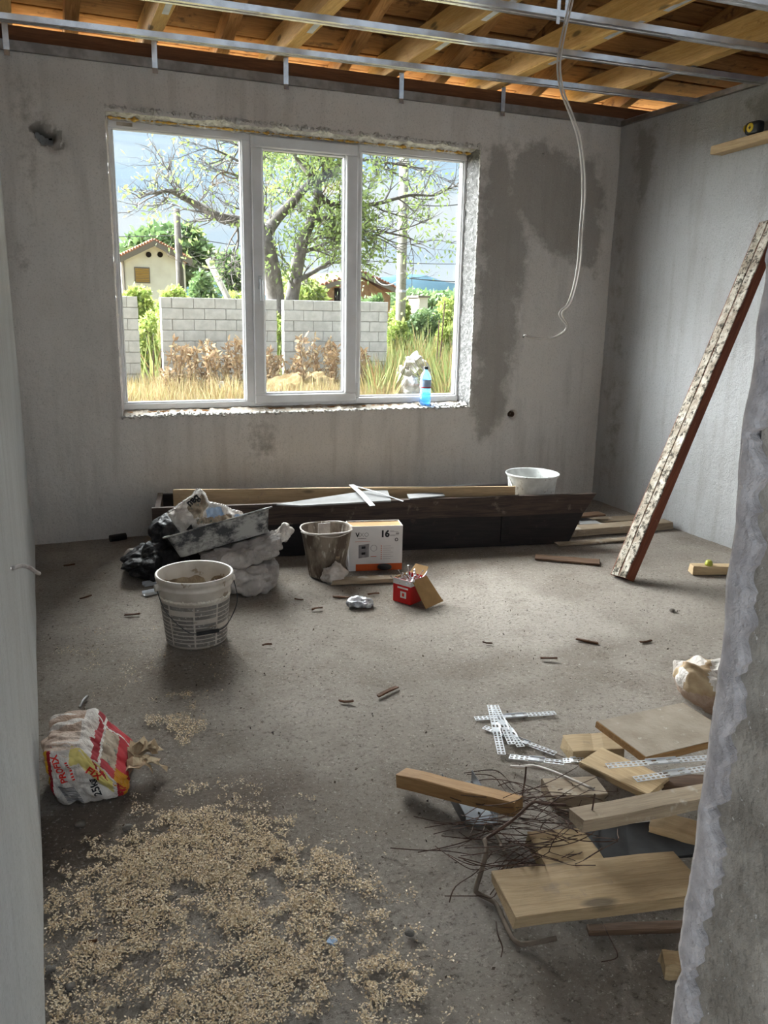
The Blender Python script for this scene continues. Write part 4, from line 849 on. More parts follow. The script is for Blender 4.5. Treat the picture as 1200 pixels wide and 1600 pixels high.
# --- batten on the right wall with a tape measure
freeboard('wall_batten', (3.962, 4.26, 2.437), (3.962, 3.2, 2.475), .09, .05, M['planklight'], 'pale batten nailed to the right wall near the ceiling', 'batten', None, (0, 0, 1), 27)
TM = thing('tape_measure', 'black and yellow tape measure lying on the wall batten', 'tape measure', (3.945, 3.955, 2.478))
obj('case', blobmesh((.026, .055, .036), 5, 8, 0, 1, 0), M['black'], TM, (0, 0, .034)); obj('yellow_badge', mesh(*lathe([(0, .003), (.022, .003), (.024, 0)], 20)), M['yellowplastic'], TM, (-.012, .050, .036), (-PI/2, 0, 0))
obj('yellow_badge', mesh(*lathe([(0, .003), (.024, .003), (.026, 0)], 20)), M['yellowplastic'], TM, (-.025, .01, .036), (0, -PI/2, 0)); obj('cross_mark', mesh(*join(box(-.0035, -.001, .002, .018, .033, .039), box(-.0035, -.001, .007, .013, .026, .046))), M['black'], TM, (-.026, 0, 0))
# --- hanging twin cable
CBL = thing('hanging_cable', 'white twin cable hanging from the ceiling grid in the room', 'cable', (2.27, 3.40, 2.9))
cp = [(893, -12), (893, 0), (880, 55), (873, 100), (878, 140), (893, 180), (905, 215), (911, 260), (912, 310), (908, 365), (905, 410), (899, 445), (889, 475), (877, 487), (878, 496), (886, 508), (882, 518), (864, 528), (842, 529), (820, 524)]
for s in (-1, 1):
    P = [aty(x+s*2.2*(0.4 if i > 14 else 1), y, 3.40+.02*math.sin(i*.9+s))-Vector(CBL.location) for i, (x, y) in enumerate(cp)]; obj('cable_strand', mesh(*tube(smoothpts(P, 5), .0045, 8), True), M['cable'], CBL)
P = [aty(x, y, 3.397)-Vector(CBL.location) for x, y in ((824, 526), (821, 524), (817, 527))]; obj('bare_end', mesh(*tube(P, .003, 6)), M['gasket'], CBL)
# stub of cable on the left wall
P = [Vector((-.112, 2.9, 1.02)), Vector((-.09, 3.0, 1.012)), Vector((-.075, 3.15, .995)), Vector((-.06, 3.25, .972))]
P = [aty(20, 888, 2.2), aty(34, 884, 2.3), aty(46, 887, 2.4), aty(55, 893, 2.5), aty(61, 896, 2.55)]; q0 = P[0].copy(); setp(obj('cable_stub', mesh(*tube(smoothpts([p-q0 for p in P], 5), .006, 8), True), M['sackgrey'], None, q0), 'grey cable stub sticking out of the left wall', 'cable')
# --- bottle on the sill
BO = thing('water_bottle', 'blue plastic water bottle standing on the window sill', 'bottle', (2.532, 5.335, .786), (0, 0, .4))
prof = [(0, .006), (.018, .002), (.034, .002), (.039, .010), (.040, .05), (.0385, .056), (.040, .062), (.040, .10), (.0385, .108), (.0395, .116), (.0395, .185), (.036, .205), (.024, .228), (.0145, .240), (.0135, .255)]
obj('body', mesh(*lathe(prof, 32), True), M['bottle'], BO); obj('water', mesh(*lathe([(0, .008), (.036, .008), (.0385, .02), (.0375, .088), (0, .088)], 28), True), M['water'], BO)
obj('label', mesh(*lathe([(.0402, .118), (.0402, .178)], 32), True), M['inkblue'], BO); obj('label_stripe', mesh(*lathe([(.0406, .121), (.0406, .128)], 32), True), M['inkred'], BO)
obj('cap', mesh(*lathe([(0, .270), (.0145, .270), (.016, .267), (.016, .250), (.0135, .250)], 24)), M['black'], BO)
# --- PROFIX sack leaning on the left wall
PX = thing('profix_sack', 'half-empty white, red and yellow sack printed PROFIX and 25kg by the left wall', 'sack', (.035, 2.50, 0), (0, 0, -.16))
def zmax(u): return .198 if u < -.005 else .198-.150*(u+.005)/.125
def sackfn(w, d):
    u, y, f = w.x, w.y, min(1.06, max(0., (w.z+.1)/.2)); k = (y+.155)/.31
    z = f*(zmax(u)-.02*k); x = u+.016-.03*k*(u < 0)*(-u/.11)+.030*(1-f)*max(0, -u/.11)*(1-k)+.02*k
    return (x, y-.05+.02*(1-f)*(1-k), max(z, .002))
me = blobmesh((.112, .155, .1), 7, 70, .004, 6, 61, sackfn, .003, 14, .030, 11)
for m_ in ('sackwhite', 'sackbrown', 'inkred', 'inkpic', 'inkpale', 'inkyellow', 'gold'): me.materials.append(M[m_])
for p in me.polygons:
    c = p.center; n = p.normal; k = 0; q = mnoise.noise(c*14)*.015; u = c.x-.016; zt = zmax(u)
    if c.y < -.165 and n.y < -.35:                     # end facing the viewer
        if u < -.092: k = 5
        elif u < -.082: k = 2
        if u > -.03 and zt-.052 < c.z+q < zt-.008 and u < .085: k = 4
        if u > .095: k = 2
    elif u < .012+q: k = 1 if mnoise.noise(Vector((c.x*5, c.y*22, 3))) > -.22 and u < -.01 else 0
    elif n.z > .1 or n.x > .1:
        v = c.y+q; k = 2
        if u < .03+q: k = 0 if mnoise.noise(c*25) > -.2 else 2
        if .050 < u < .088 and -.15 < v < .04: k = 3
        if u > .088 and v < -.13: k = 6
        if abs(u-.047) < .003 or abs(v-.045) < .004: k = 0
    p.material_index = k
obj('body', me, None, PX)
def ptext(s, size, x, z, rot, mat, bold=0.001):
    tm = stick(text(s, size, bold), me, (x, -.4, z), (math.cos(rot), 0, math.sin(rot)), (-math.sin(rot), 0, math.cos(rot)), .0015, .008); obj('lettering', tm, M[mat], PX)
ptext('PROFIX', .027, -.043, .135, 1.86, 'inkscarlet', .0009); ptext('25kg', .030, .050, .062, 1.95, 'inkblack', .0008); ptext('FIX', .032, .050, .112, -.62, 'inkscarlet', .0012)
for k in range(11):
    w = .0030 if k % 3 else .0048; zz = .072-.0058*k; tm = mesh([(-.022, -w/2, 0), (.022, -w/2, 0), (.022, w/2, 0), (-.022, w/2, 0)], [(0, 1, 2, 3)])
    obj('barcode_stripe', stick(tm, me, (-.030+.0022*k, -.4, zz), (1, 0, -.12), (.12, 0, 1), .0014, .012), M['inkgrey'], PX)
for k in range(8): tm = mesh([(-.0035, -.0025, 0), (.0035, -.0025, 0), (.0035, .0025, 0), (-.0035, .0025, 0)], [(0, 1, 2, 3)]); obj('small_print', stick(tm, me, (-.006-.0024*k, -.4, .100+.0085*k), (1, 0, .1), (-.1, 0, 1), .0014, .012), M['inkscarlet'], PX)
for i in range(9):
    g = random.Random(i+90); L = g.uniform(.07, .13); w = g.uniform(.03, .055); a = g.uniform(-.5, .6); V = []
    n = 5
    for j in range(n+1):
        s = j/n; x = s*L; zz = .045*math.sin(s*2.2+g.random())*.7+.02*g.random()
        for tt in (-1, 1): V.append((x*math.cos(a)-tt*w/2*math.sin(a)*(1-.4*s), x*math.sin(a)+tt*w/2*math.cos(a)*(1-.4*s), zz+.006*tt*g.uniform(-1, 1)))
    F = [(j*2, j*2+1, j*2+3, j*2+2) for j in range(n)]; nV = len(V); V += [(x, y, z+.001) for x, y, z in V]; F += [tuple(q+nV for q in reversed(f)) for f in F]
    o = obj('torn_paper', mesh(V, F), M['kraft'], PX); o.location = (.125+.01*g.random(), -.10+.014*i, .012+.005*i); o.rotation_euler = (g.uniform(-.3, .3), g.uniform(-.1, .3), g.uniform(-.2, .2))
# --- the heap of timber by the doorway
g_ = 'offcuts in the timber heap'
plank('timber_offcut', (805, 1434), (1110, 1396), (786, 1358), .115, .030, M['plank'], 'wide tan plank at the front of the timber heap', 'plank', None, None, 31, .002)
plank('timber_offcut', (912, 1284), (1130, 1242), (885, 1263), .205, .034, M['plankgrey'], 'grey cement-dusted plank with a nail across the timber heap', 'plank', None, None, 32, .002)
so = plank('sheet_offcut', (1010, 1184), (1150, 1150), (897, 1134), .150, .024, M['orange'], 'square grey-topped sheet offcut on the timber heap', 'sheet', None, None, 33, .001)
xs = [v.co.x for v in so.data.vertices]; ys = [v.co.y for v in so.data.vertices]; setp(obj('dusty_top', mesh(*box(min(xs)+.004, max(xs)-.004, min(ys)+.004, max(ys)-.004, .0105, .0138)), M['osb'], so), 'grey dusty top face')
plank('timber_offcut', (905, 1190), (1010, 1240), (950, 1172), .135, .022, M['planklight'], 'striped light plank end under the two metal strips', 'plank', None, None, 34)
plank('timber_offcut', (897, 1175), (975, 1170), (880, 1148), .085, .045, M['planklight'], 'pale block sticking out left of the grey sheet', 'timber', None, None, 35)
plank('timber_offcut', (864, 1246), (950, 1240), (858, 1216), .055, .045, M['plankgrey'], 'dusty block behind the wires', 'timber', None, None, 36)
plank('timber_offcut', (852, 1352), (975, 1340), (838, 1298), .055, .035, M['planklight'], 'yellowish plank end below the grey plank', 'plank', None, None, 37)
plank('timber_offcut', (922, 1456), (1080, 1450), (917, 1442), .016, .014, M['plankdark'], 'brown lath under the front tan plank', 'plank', None, None, 38)
plank('timber_offcut', (1015, 1290), (1110, 1318), (1040, 1268), .155, .020, M['plank'], 'orange-brown plank end below the grey plank near the doorway', 'plank', None, None, 39)
plank('timber_offcut', (1040, 1228), (1110, 1232), (1015, 1205), .125, .024, M['plankdark'], 'dark brown lath between the sheet and the grey plank', 'plank', None, None, 42)
plank('timber_offcut', (1040, 1508), (1080, 1512), (1040, 1482), .04, .04, M['planklight'], 'small wood block beside the doorway edge', 'timber', None, None, 43)
plank('plastic_sheet', (950, 1350), (1120, 1330), (955, 1290), .06, .012, M['black'], 'black plastic panel under the grey plank', 'panel', None, None, 44)
a = atz(628, 1212, .06); b = atz(812, 1258, .11); freeboard('orange_batten', a+Vector((.01, .02, -.02)), b+Vector((.01, .02, -.02)), .052, .046, M['orange'], 'orange batten lying across the steel channel, left of the heap', 'batten', None, (0, 0, 1), 45, .002)
a = atz(898, 1270, .205); nl = obj('nail', mesh(*tube([(0, 0, -.01), (.004, 0, .045)], .0022, 6)), M['rust'], None, a+Vector((.05, -.005, 0))); setp(nl, 'bent nail standing up in the grey plank', 'nail')
o = profile('channel_offcut', atz(725, 1238, .0)+Vector((0, .05, .003)), atz(752, 1292, .0)+Vector((.0, 0, .003)), 'short grey steel channel under the orange batten', None, [(-.05, 0), (-.05, .04), (-.0485, .04), (-.0485, .0015), (.0485, .0015), (.0485, .04), (.05, .04), (.05, 0)], 'steelgrey'); del o['category']; o['category'] = 'channel'
# perforated hanger strips
def pstrip(a, b, za, zb, label, w=.028, mid=True):
    A = atz(*a, za); B = atz(*b, zb); d = B-A; L = d.length; X = d.normalized(); Yv = Vector((0, 0, 1)).cross(X).normalized(); Z = X.cross(Yv)
    o = thing('hanger_strip', label, 'strip', group='perforated hanger strips'); Mx = Matrix((X, Yv, Z)).transposed().to_4x4(); Mx.translation = A; o.matrix_basis = Mx
    V = []; F = []
    # body with two rows of punched slots, built from cells
    nx = max(6, int(L/.0155)); t = .0012; ys = [-.5, -.38, -.10, .10, .38, .5]
    for i in range(nx):
        x0, x1 = L*i/nx, L*(i+1)/nx; xm0, xm1 = x0+(x1-x0)*.2, x0+(x1-x0)*.8; end = abs((i+.5)/nx-.5) > .13
        cells = [(x0, x1, -.5, -.38), (x0, x1, -.1, .1), (x0, x1, .38, .5)]
        if end: cells += [(x0, xm0, -.38, -.1), (xm1, x1, -.38, -.1), (x0, xm0, .1, .38), (xm1, x1, .1, .38)]
        elif i % 3: cells += [(x0, x1, -.38, -.1), (x0, x1, .1, .38)]
        for p, q, u, v in cells:
            n = len(V); V += [(p, u*w, 0), (q, u*w, 0), (q, v*w, 0), (p, v*w, 0), (p, u*w, t), (q, u*w, t), (q, v*w, t), (p, v*w, t)]
            F += [(n+3, n+2, n+1, n), (n+4, n+5, n+6, n+7), (n, n+1, n+5, n+4), (n+2, n+3, n+7, n+6), (n+1, n+2, n+6, n+5), (n+3, n, n+4, n+7)]
    obj('band', mesh(V, F), M['zinc'], o)
    for s in (-1, 1): obj('folded_edge', mesh(*prism([(s*w/2-.0006, 0), (s*w/2+.0006, 0), (s*w/2+.0006, .005), (s*w/2-.0006, .005)], L*.28, 1, 0, 0, 0, L*.36)), M['zinc'], o)
    return o
pstrip((742, 1123), (868, 1114), .004, .004, 'perforated metal strip lying crosswise at the top of the strip pile')
pstrip((767, 1102), (784, 1179), .018, .012, 'leftmost upright perforated metal strip of the strip pile')
pstrip((773, 1102), (800, 1163), .022, .016, 'second upright perforated metal strip of the strip pile')
pstrip((784, 1124), (814, 1167), .014, .014, 'third upright perforated metal strip of the strip pile')
pstrip((756, 1136), (868, 1178), .006, .006, 'perforated metal strip slanting down to the right under the pile')
pstrip((796, 1182), (882, 1192), .004, .02, 'perforated metal strip on the floor just below the strip pile')
pstrip((880, 1189), (912, 1187), .06, .07, 'short bit of perforated strip beside the timber heap')
pstrip((948, 1197), (1120, 1183), .158, .162, 'upper perforated strip lying on the timber heap')
pstrip((992, 1218), (1120, 1198), .165, .168, 'lower perforated strip lying on the timber heap')
# white cable piece, bent rods, wires
P = [atz(798, 1197, .01), atz(812, 1198, .02), atz(830, 1196, .03), atz(852, 1201, .045), atz(880, 1212, .06), atz(925, 1232, .075)]; q0 = P[0].copy()
setp(obj('cable_offcut', mesh(*join(tube(smoothpts([p-q0 for p in P], 5), .004, 8), tube(smoothpts([p-q0+Vector((.003, -.007, 0)) for p in P], 5), .004, 8)), True), M['cable'], None, q0), 'white twin cable offcut beside the metal strips', 'cable')
def rod(pts, r, mat, label, name='bent_rod', n=4):
    P = [atz(x, y, z) for x, y, z in pts]; q0 = P[0].copy(); return setp(obj(name, mesh(*tube(smoothpts([p-q0 for p in P], n), r, 8), True), M[mat], None, q0), label, 'rod')
rod([(757, 1312, .10), (760, 1322, .095), (759, 1336, .085), (752, 1362, .05), (744, 1388, .015), (747, 1396, .008), (770, 1408, .008), (778, 1418, .008), (788, 1440, .008), (800, 1464, .008), (810, 1474, .008), (822, 1475, .01), (870, 1466, .03)], .0062, 'rod', 'thick bent grey rod on the floor left of the tan plank')
rod([(757, 1312, .10), (775, 1300, .11), (805, 1278, .12), (832, 1254, .13), (850, 1256, .13), (884, 1258, .125)], .0042, 'rust', 'bent rusty rod arching over the wire tangle')
rod([(758, 1288, .01), (775, 1305, .03), (790, 1335, .04)], .0055, 'rod', 'short straight tan rod in front of the steel channel'); rod([(822, 1198, .12), (820, 1220, .08), (815, 1248, .05)], .0028, 'rust', 'rusty spike standing beside the orange batten')
R2 = random.Random(12); parts = []
for i in range(95):
    cx, cy = R2.gauss(840, 62), R2.gauss(1300, 45); P = []; a = R2.uniform(-.85, .8)+(PI if R2.random() < .5 else 0); L = R2.uniform(60, 200); z = R2.uniform(.02, .13); bend = R2.uniform(-.9, .9)
    for k in range(6):
        s = k/5-.5; w = a+bend*s; x = cx+L*s*math.cos(w); y = cy+L*.62*s*math.sin(w)
        x = min(x, 965); P.append(atz(x, min(y, 1352 if x > 780 else 1400), max(.004, z+.06*math.sin(k*1.3+i)*R2.random())))
    parts.append(tube(smoothpts(P, 4), R2.choice((.0010, .0013, .0016)), 4, False))
for pts in (((690, 1306), (725, 1310), (758, 1312), (800, 1310)), ((680, 1322), (705, 1340), (735, 1358), (760, 1357)), ((700, 1335), (740, 1352), (790, 1345), (840, 1340)), ((702, 1410), (712, 1385), (745, 1362), (770, 1330)), ((725, 1208), (770, 1203), (790, 1215), (805, 1235)), ((730, 1210), (768, 1212), (785, 1230), (800, 1250)), ((778, 1228), (800, 1222), (830, 1230), (868, 1250)), ((760, 1240), (775, 1238), (790, 1250), (820, 1252)), ((775, 1440), (778, 1460), (785, 1480), (783, 1495)), ((940, 1440), (955, 1470), (965, 1495), (940, 1503)), ((610, 1325), (650, 1328), (700, 1330), (740, 1336))):
    parts.append(tube(smoothpts([atz(x, y, .012+.02*(i % 2)) for i, (x, y) in enumerate(pts)], 4), .0016, 4, False))
setp(obj('wire_tangle', mesh(*join(*parts)), M['rust']), 'tangle of rusty binding wire between batten and planks', 'wire', None, 'stuff')
# --- paper sack peeking out behind the doorway edge
c = atz(1088, 1120); me = blobmesh((.14, .11, .085), 2.5, 24, .02, 7, 71, lambda w, d: (w.x, w.y, w.z+(.03 if w.x < -.05 else 0)*(-w.x-.05)/.09), .02, 10)
for m_ in ('sackwhite', 'kraft', 'sackbrown'): me.materials.append(M[m_])
for p in me.polygons: p.material_index = 2 if p.normal.z < .15 and p.center.z < .02 else (1 if mnoise.noise(p.center*11) > .18 else 0)  # low undersides browner: the shadow beneath the sack painted into its colour
setp(obj('paper_sack', me, None, None, (c.x+.13, c.y+.06, .075), (0, 0, -.4)), 'crumpled white and brown paper sack behind the doorway edge', 'sack')
# --- chips, pebbles and bits on the floor
bits = [(590, 1090, .055, 'chip', 'longest dark splinter in the open middle of the floor'), (530, 1097, .028, 'chip', 'short splinter left of the longest one mid-floor'), (487, 954, .028, 'chip', 'dark splinter left of the shiny packet'), (460, 937, .024, 'chip', 'tiny splinter between the sacks and the shiny packet'), (195, 962, .035, 'chip', 'dark splinter left of the white bucket'),
    (520, 934, .05, 'chip', 'thin splinter below the crumpled film'), (575, 930, .03, 'chip', 'thin splinter above the shiny packet'), (100, 885, .03, 'chip', 'farthest splinter near the left wall'), (125, 937, .03, 'chip', 'splinter midway between left wall and black sack'), (185, 845, .06, 'form', 'dark stub of pipe at the foot of the window wall'), (125, 1478, .018, 'chip', 'dark splinter in the left part of the sawdust'),
    (900, 1000, .05, 'chip', 'dark splinter right of centre, in front of the leaning beam'), (845, 1030, .035, 'chip', 'dark splinter right of centre, nearest the viewer'), (1000, 1005, .03, 'chip', 'dark splinter between leaning beam and paper sack'), (200, 1298, .016, 'stone', 'grey pebble below the PROFIX sack'), (125, 1290, .015, 'stone', 'flat grey pebble in the shadow of the PROFIX sack'), (80, 1518, .013, 'stone', 'upper of two pebbles by the left wall in the sawdust'), (110, 1545, .012, 'stone', 'lower of two pebbles by the left wall in the sawdust'),
    (640, 1460, .012, 'stone', 'grey pebble at the right edge of the sawdust'), (1050, 955, .014, 'stone', 'pebble in front of the yellow timber block'), (410, 1010, .02, 'chip', 'small splinter right of the white bucket'), (755, 1005, .02, 'chip', 'small splinter in front of the formwork trough')]
wh = {'chip': 'wood splinters', 'stone': 'pebbles', 'form': 'pipe stubs'}
for i, (px, py, s, k, lb) in enumerate(bits):
    c = atz(px, py)
    if k == 'stone': me = blobmesh((s, s*.8, s*.6), 2.6, 4, s*.3, 30, i); z = s*.45
    elif k == 'form': me = mesh(*tube([(-.05, 0, 0), (.05, .01, 0)], .022, 12)); z = .022
    else: me = mesh(*prism(chsec(s*.28, .007, .0015), s*2, 3, .0015, .004, i)); z = .006
    setp(obj({'chip': 'wood_splinter', 'stone': 'pebble', 'form': 'pipe_stub'}[k], me, M[k], None, (c.x, c.y, z), (rnd.uniform(-.1, .1), rnd.uniform(-.1, .1), rnd.uniform(-.9, .6))), lb, {'chip': 'splinter', 'stone': 'pebble', 'form': 'pipe'}[k], wh[k]+' on the floor')
a = atz(125, 1108); b = atz(137, 1090); setp(obj('screw_bit', mesh(*tube(smoothpts([Vector((0, 0, .006)), (b-a)*.4+Vector((0, 0, .012)), (b-a)+Vector((0, 0, .005))], 4), .006, 6)), M['zincdull'], None, a), 'small shiny metal bit above the printed sack', 'bit')
c = atz(516, 1478); setp(obj('blue_chip', mesh(*prism(chsec(.02, .006, .001), .022, 2, .002, 0, 4)), M['inkblue'], None, (c.x, c.y, .006), (0, 0, .7)), 'tiny blue-green chip in the sawdust', 'chip')
# --- sawdust: tens of thousands of pale flakes swept into patches
def inpix(poly, n, seed, thr, s=.10, power=1.):
    g = np.random.default_rng(seed); P = np.array([tuple(atz(*q))[:2] for q in poly]); x = g.uniform(P[:, 0].min(), P[:, 0].max(), n); y = g.uniform(P[:, 1].min(), P[:, 1].max(), n)
    sd_ = sdpoly(x, y, P.tolist()); m = fbm(x, y, s, seed+1, 4)+np.clip(sd_, -.2, .12)*.9
    k = g.random(n) < np.clip((m-thr)*5.5, 0, .5)**power; return x[k], y[k], m[k]
def flakes(sets, size, name, mat, label, seed, hmax=.012):
    X = np.concatenate([s[0] for s in sets]); Y = np.concatenate([s[1] for s in sets]); Mk = np.concatenate([s[2] for s in sets]); g = np.random.default_rng(seed); n = len(X)
    Z = .001+g.random(n)*np.clip((Mk-.5)*.06, .001, hmax); D = rdir(n, g); D[:, 2] *= .45; V, Q = quads(np.stack([X, Y, Z], 1), D, np.tile(np.array([[.15, .1, 1.]]), (n, 1))+rdir(n, g)*.5, g.uniform(.5, 1.4, n)*size, g.uniform(.35, .8, n)*size)
    return setp(obj(name, qmesh(V, Q), M[mat]), label, 'sawdust' if mat == 'sawdust' else 'grit', None, 'stuff')
main = [(100, 1330), (200, 1290), (330, 1262), (420, 1285), (520, 1350), (600, 1420), (570, 1500), (560, 1610), (70, 1610), (80, 1450)]
sets = [inpix(main, 90000, 3, .575, .12), inpix(main, 120000, 33, .60, .035), inpix([(60, 1380), (640, 1380), (640, 1640), (50, 1640)], 30000, 5, .52, .035), inpix([(225, 1115), (280, 1085), (330, 1105), (325, 1160), (250, 1155)], 9000, 7, .58, .06), inpix([(205, 1270), (330, 1220), (420, 1250), (330, 1290)], 6000, 9, .60, .06), inpix([(580, 1500), (640, 1500), (640, 1570), (585, 1570)], 3500, 11, .56, .05), inpix([(80, 960), (360, 1000), (420, 1080), (110, 1080)], 9000, 13, .62, .08)]
flakes(sets, .0072, 'sawdust', 'sawdust', 'pale sawdust scattered in patches over the near floor', 3)
gsets = [inpix([(60, 880), (1000, 900), (1090, 1100), (1050, 1560), (60, 1600)], 60000, 15, .50, .2)]
flakes(gsets, .0055, 'grit', 'grit', 'fine grit and dust scattered over the whole floor', 8, .002)
cs = [inpix([(60, 870), (1000, 880), (1090, 1080), (1050, 1560), (60, 1600)], 5200, 55, .50, .25)]
flakes(cs, .011, 'dark_crumbs', 'crumb', 'dark crumbs and splinters too small to count, scattered over the floor', 18, .003)
# ------------------------------------------------------------------ outdoors
GZ = -.28
U = np.concatenate([np.linspace(-30, 60, 91), ]); V_ = np.concatenate([np.linspace(5.6, 40, 90), np.linspace(42, 400, 40), np.array([800., 2000, 6000])])
gx, gy = grid(U, V_); gx = gx*np.clip(gy/60, 1, 80)
gz = GZ+(fbm(gx, gy, 3, 91, 4)-.5)*.22*np.clip((gy-8)/6, 0, 1)
setp(obj('ground', qmesh(np.stack([gx, gy, gz], -1).reshape(-1, 3), gridfaces(len(U), len(V_)), True), M['ground']), 'dry weedy ground outside the window', kind='structure')
# sills of earth and the outer skin of the house wall under the window
setp(obj('wall_outer', mesh(*join(box(-1.3, FX0-.02, YB+.16, YB+.28, -.5, 2.76), box(FX1+.02, 5.4, YB+.16, YB+.28, -.5, 2.76), box(FX0-.02, FX1+.02, YB+.16, YB+.28, -.5, FZ0-.03), box(FX0-.02, FX1+.02, YB+.16, YB+.28, FZ1+.02, 2.76))), M['wallL']), 'outer skin of the window wall', kind='structure')
# garden wall of concrete blocks, in three runs
BL, BH, BT, JT = .40, .20, .20, .014
bmesh_full = mesh(*prism(chsec(BT, BH-JT, .005), BL-JT, 1, .002, 0, 3)); bmesh_half = mesh(*prism(chsec(BT, BH-JT, .005), BL/2-JT, 1, .002, 0, 4))
for me in (bmesh_full, bmesh_half): me.materials.append(M['block'])
def blockwall(x0, n, rows, label, YW=16.0, ztop=1.585, ragged=()):
    """n = length in half blocks"""
    zb = ztop-rows*BH; o = thing('block_wall', label, 'wall', (x0, YW, zb), group='garden walls of concrete blocks')
    obj('mortar', mesh(*box(.02, n*BL/2-.02, -BT/2+.016, BT/2-.016, -.25, rows*BH-.01)), M['joint'], o)
    for r in range(rows):
        i = 0; first = True
        while i < n:
            full = not (first and r % 2) and i+2 <= n
            b = obj('block', bmesh_full if full else bmesh_half, None, o); b.location = (i*BL/2+JT/2, rnd.uniform(-.006, .006), r*BH+BH/2); b.rotation_euler = (0, 0, rnd.uniform(-.006, .006))
            i += 2 if full else 1; first = False
    return o
a = aty(249, 464, 16).x; b = aty(425, 467, 16).x; blockwall(a, round((b-a)/.2), 8, 'long middle run of grey concrete block wall outside')
a = aty(441, 468, 16).x; b = aty(597, 472, 16).x; blockwall(a, round((b-a)/.2), 8, 'right run of grey concrete block wall outside')
b = aty(214, 463, 16).x; blockwall(b-1.2, 6, 8, 'short left run of grey concrete block wall at the edge of the window')
# --- vegetation helpers
def foliage(center, rad, n, leaf, mat, parent=None, name='foliage', seed=0, lump=.5, zmin=None):
    g = np.random.default_rng(seed); k = 14
    cc = rdir(k, g)*g.uniform(.35, .75, (k, 1)); rr = g.uniform(.35, .6, k)
    idx = g.integers(0, k, n); p = cc[idx]+rdir(n, g)*rr[idx][:, None]*g.uniform(.55, 1, (n, 1))**.5
    C = p/1.22*np.array(rad)+np.array(center)
    if zmin is not None: C = C[C[:, 2] > zmin]
    n = len(C); V, Q = quads(C, rdir(n, g)+np.array([0, 0, -.2]), rdir(n, g), g.uniform(.6, 1.3, n)*leaf, g.uniform(.4, .7, n)*leaf)
    o = obj(name, qmesh(V, Q), M[mat], parent); o['kind'] = 'stuff'; return o
def shrub(name, px0, py0, px1, py1, Y, n, leaf, mat, label, cat='bush', seed=0, trunk=False, group=None):
    """bush whose outline spans the given sight lines at distance Y"""
    a = aty(px0, py1, Y); b = aty(px1, py0, Y); cx = (a.x+b.x)/2; rx = (b.x-a.x)/2; z1 = b.z; z0 = GZ
    o = thing(name, label, cat, (cx, Y, z0), group=group); zc = (a.z+z1)/2-z0; rz = (z1-a.z)/2
    foliage((0, 0, zc), (rx, rx*.9, rz), n, leaf, mat, o, seed=seed)
    V = []; parts = []
    for k in range(5):
        w = k*1.256+seed; parts.append(tube([(0.1*math.cos(w)*rx, .1*math.sin(w)*rx, -.1), (.2*math.cos(w)*rx, .2*math.sin(w)*rx, zc*.6), (.45*math.cos(w)*rx, .45*math.sin(w)*rx, zc+rz*.2)], [.05*rx+.02, .04*rx+.01, .01*rx+.01], 5))
    obj('stems', mesh(*join(*parts)), M['bark'], o); return o
shrub('round_tree', 190, 335, 348, 470, 52, 9000, .55, 'leafdark', 'big round green tree behind the white house', 'tree', 1)
shrub('tree', 330, 395, 392, 470, 34, 3500, .30, 'leafdark', 'dark green tree between the white house and the walnut', 'tree', 2)
shrub('bush', 184, 446, 240, 520, 24, 3600, .16, 'leafbright', 'yellow-green bush left of the white house front', 'bush', 3)
shrub('bush', 236, 450, 305, 520, 22, 3800, .15, 'leafbright', 'yellow-green bush in front of the white house', 'bush', 4)
shrub('bush', 292, 408, 356, 530, 26, 4200, .18, 'leafdark', 'dark green bush beside the leaning pole', 'bush', 5)
shrub('bush', 336, 450, 400, 530, 21, 2800, .13, 'leafbright', 'low yellow-green bush behind the middle of the block wall', 'bush', 6)
shrub('bush', 435, 398, 522, 530, 24, 5200, .17, 'leafbright', 'bright green bush behind the walnut trunks', 'bush', 7)
shrub('bush', 552, 448, 606, 540, 24, 3600, .16, 'leafdark', 'grey-green bush in front of the brown-roofed house', 'bush', 8)
shrub('bush', 598, 456, 652, 560, 23, 4200, .15, 'leafbright', 'green bush at the foot of the concrete pole', 'bush', 9)
shrub('bush', 664, 462, 735, 560, 27, 5200, .18, 'leafbright', 'yellow-green bush at the right edge of the window', 'bush', 10)
shrub('bush', 630, 478, 690, 570, 21, 3600, .13, 'leafdark', 'grey-green bush in front of the white shed', 'bush', 14)
shrub('bush', 600, 492, 645, 580, 18.4, 2600, .10, 'leafbright', 'low pale bush right of the block wall end', 'bush', 15)
shrub('bush', 672, 496, 730, 590, 18, 3200, .10, 'leafbright', 'low pale bush behind the rubble heap', 'bush', 16)
shrub('bush', 205, 470, 252, 600, 18.5, 3200, .11, 'leafbright', 'green bush in the gap left of the block wall', 'bush', 11)
shrub('bush', 421, 468, 446, 600, 18.2, 1800, .10, 'leafbright', 'green bush in the narrow gap of the block wall', 'bush', 12)
shrub('treeline', 540, 452, 760, 478, 120, 3000, .9, 'leafdark', 'distant line of trees on the horizon', 'trees', 13)
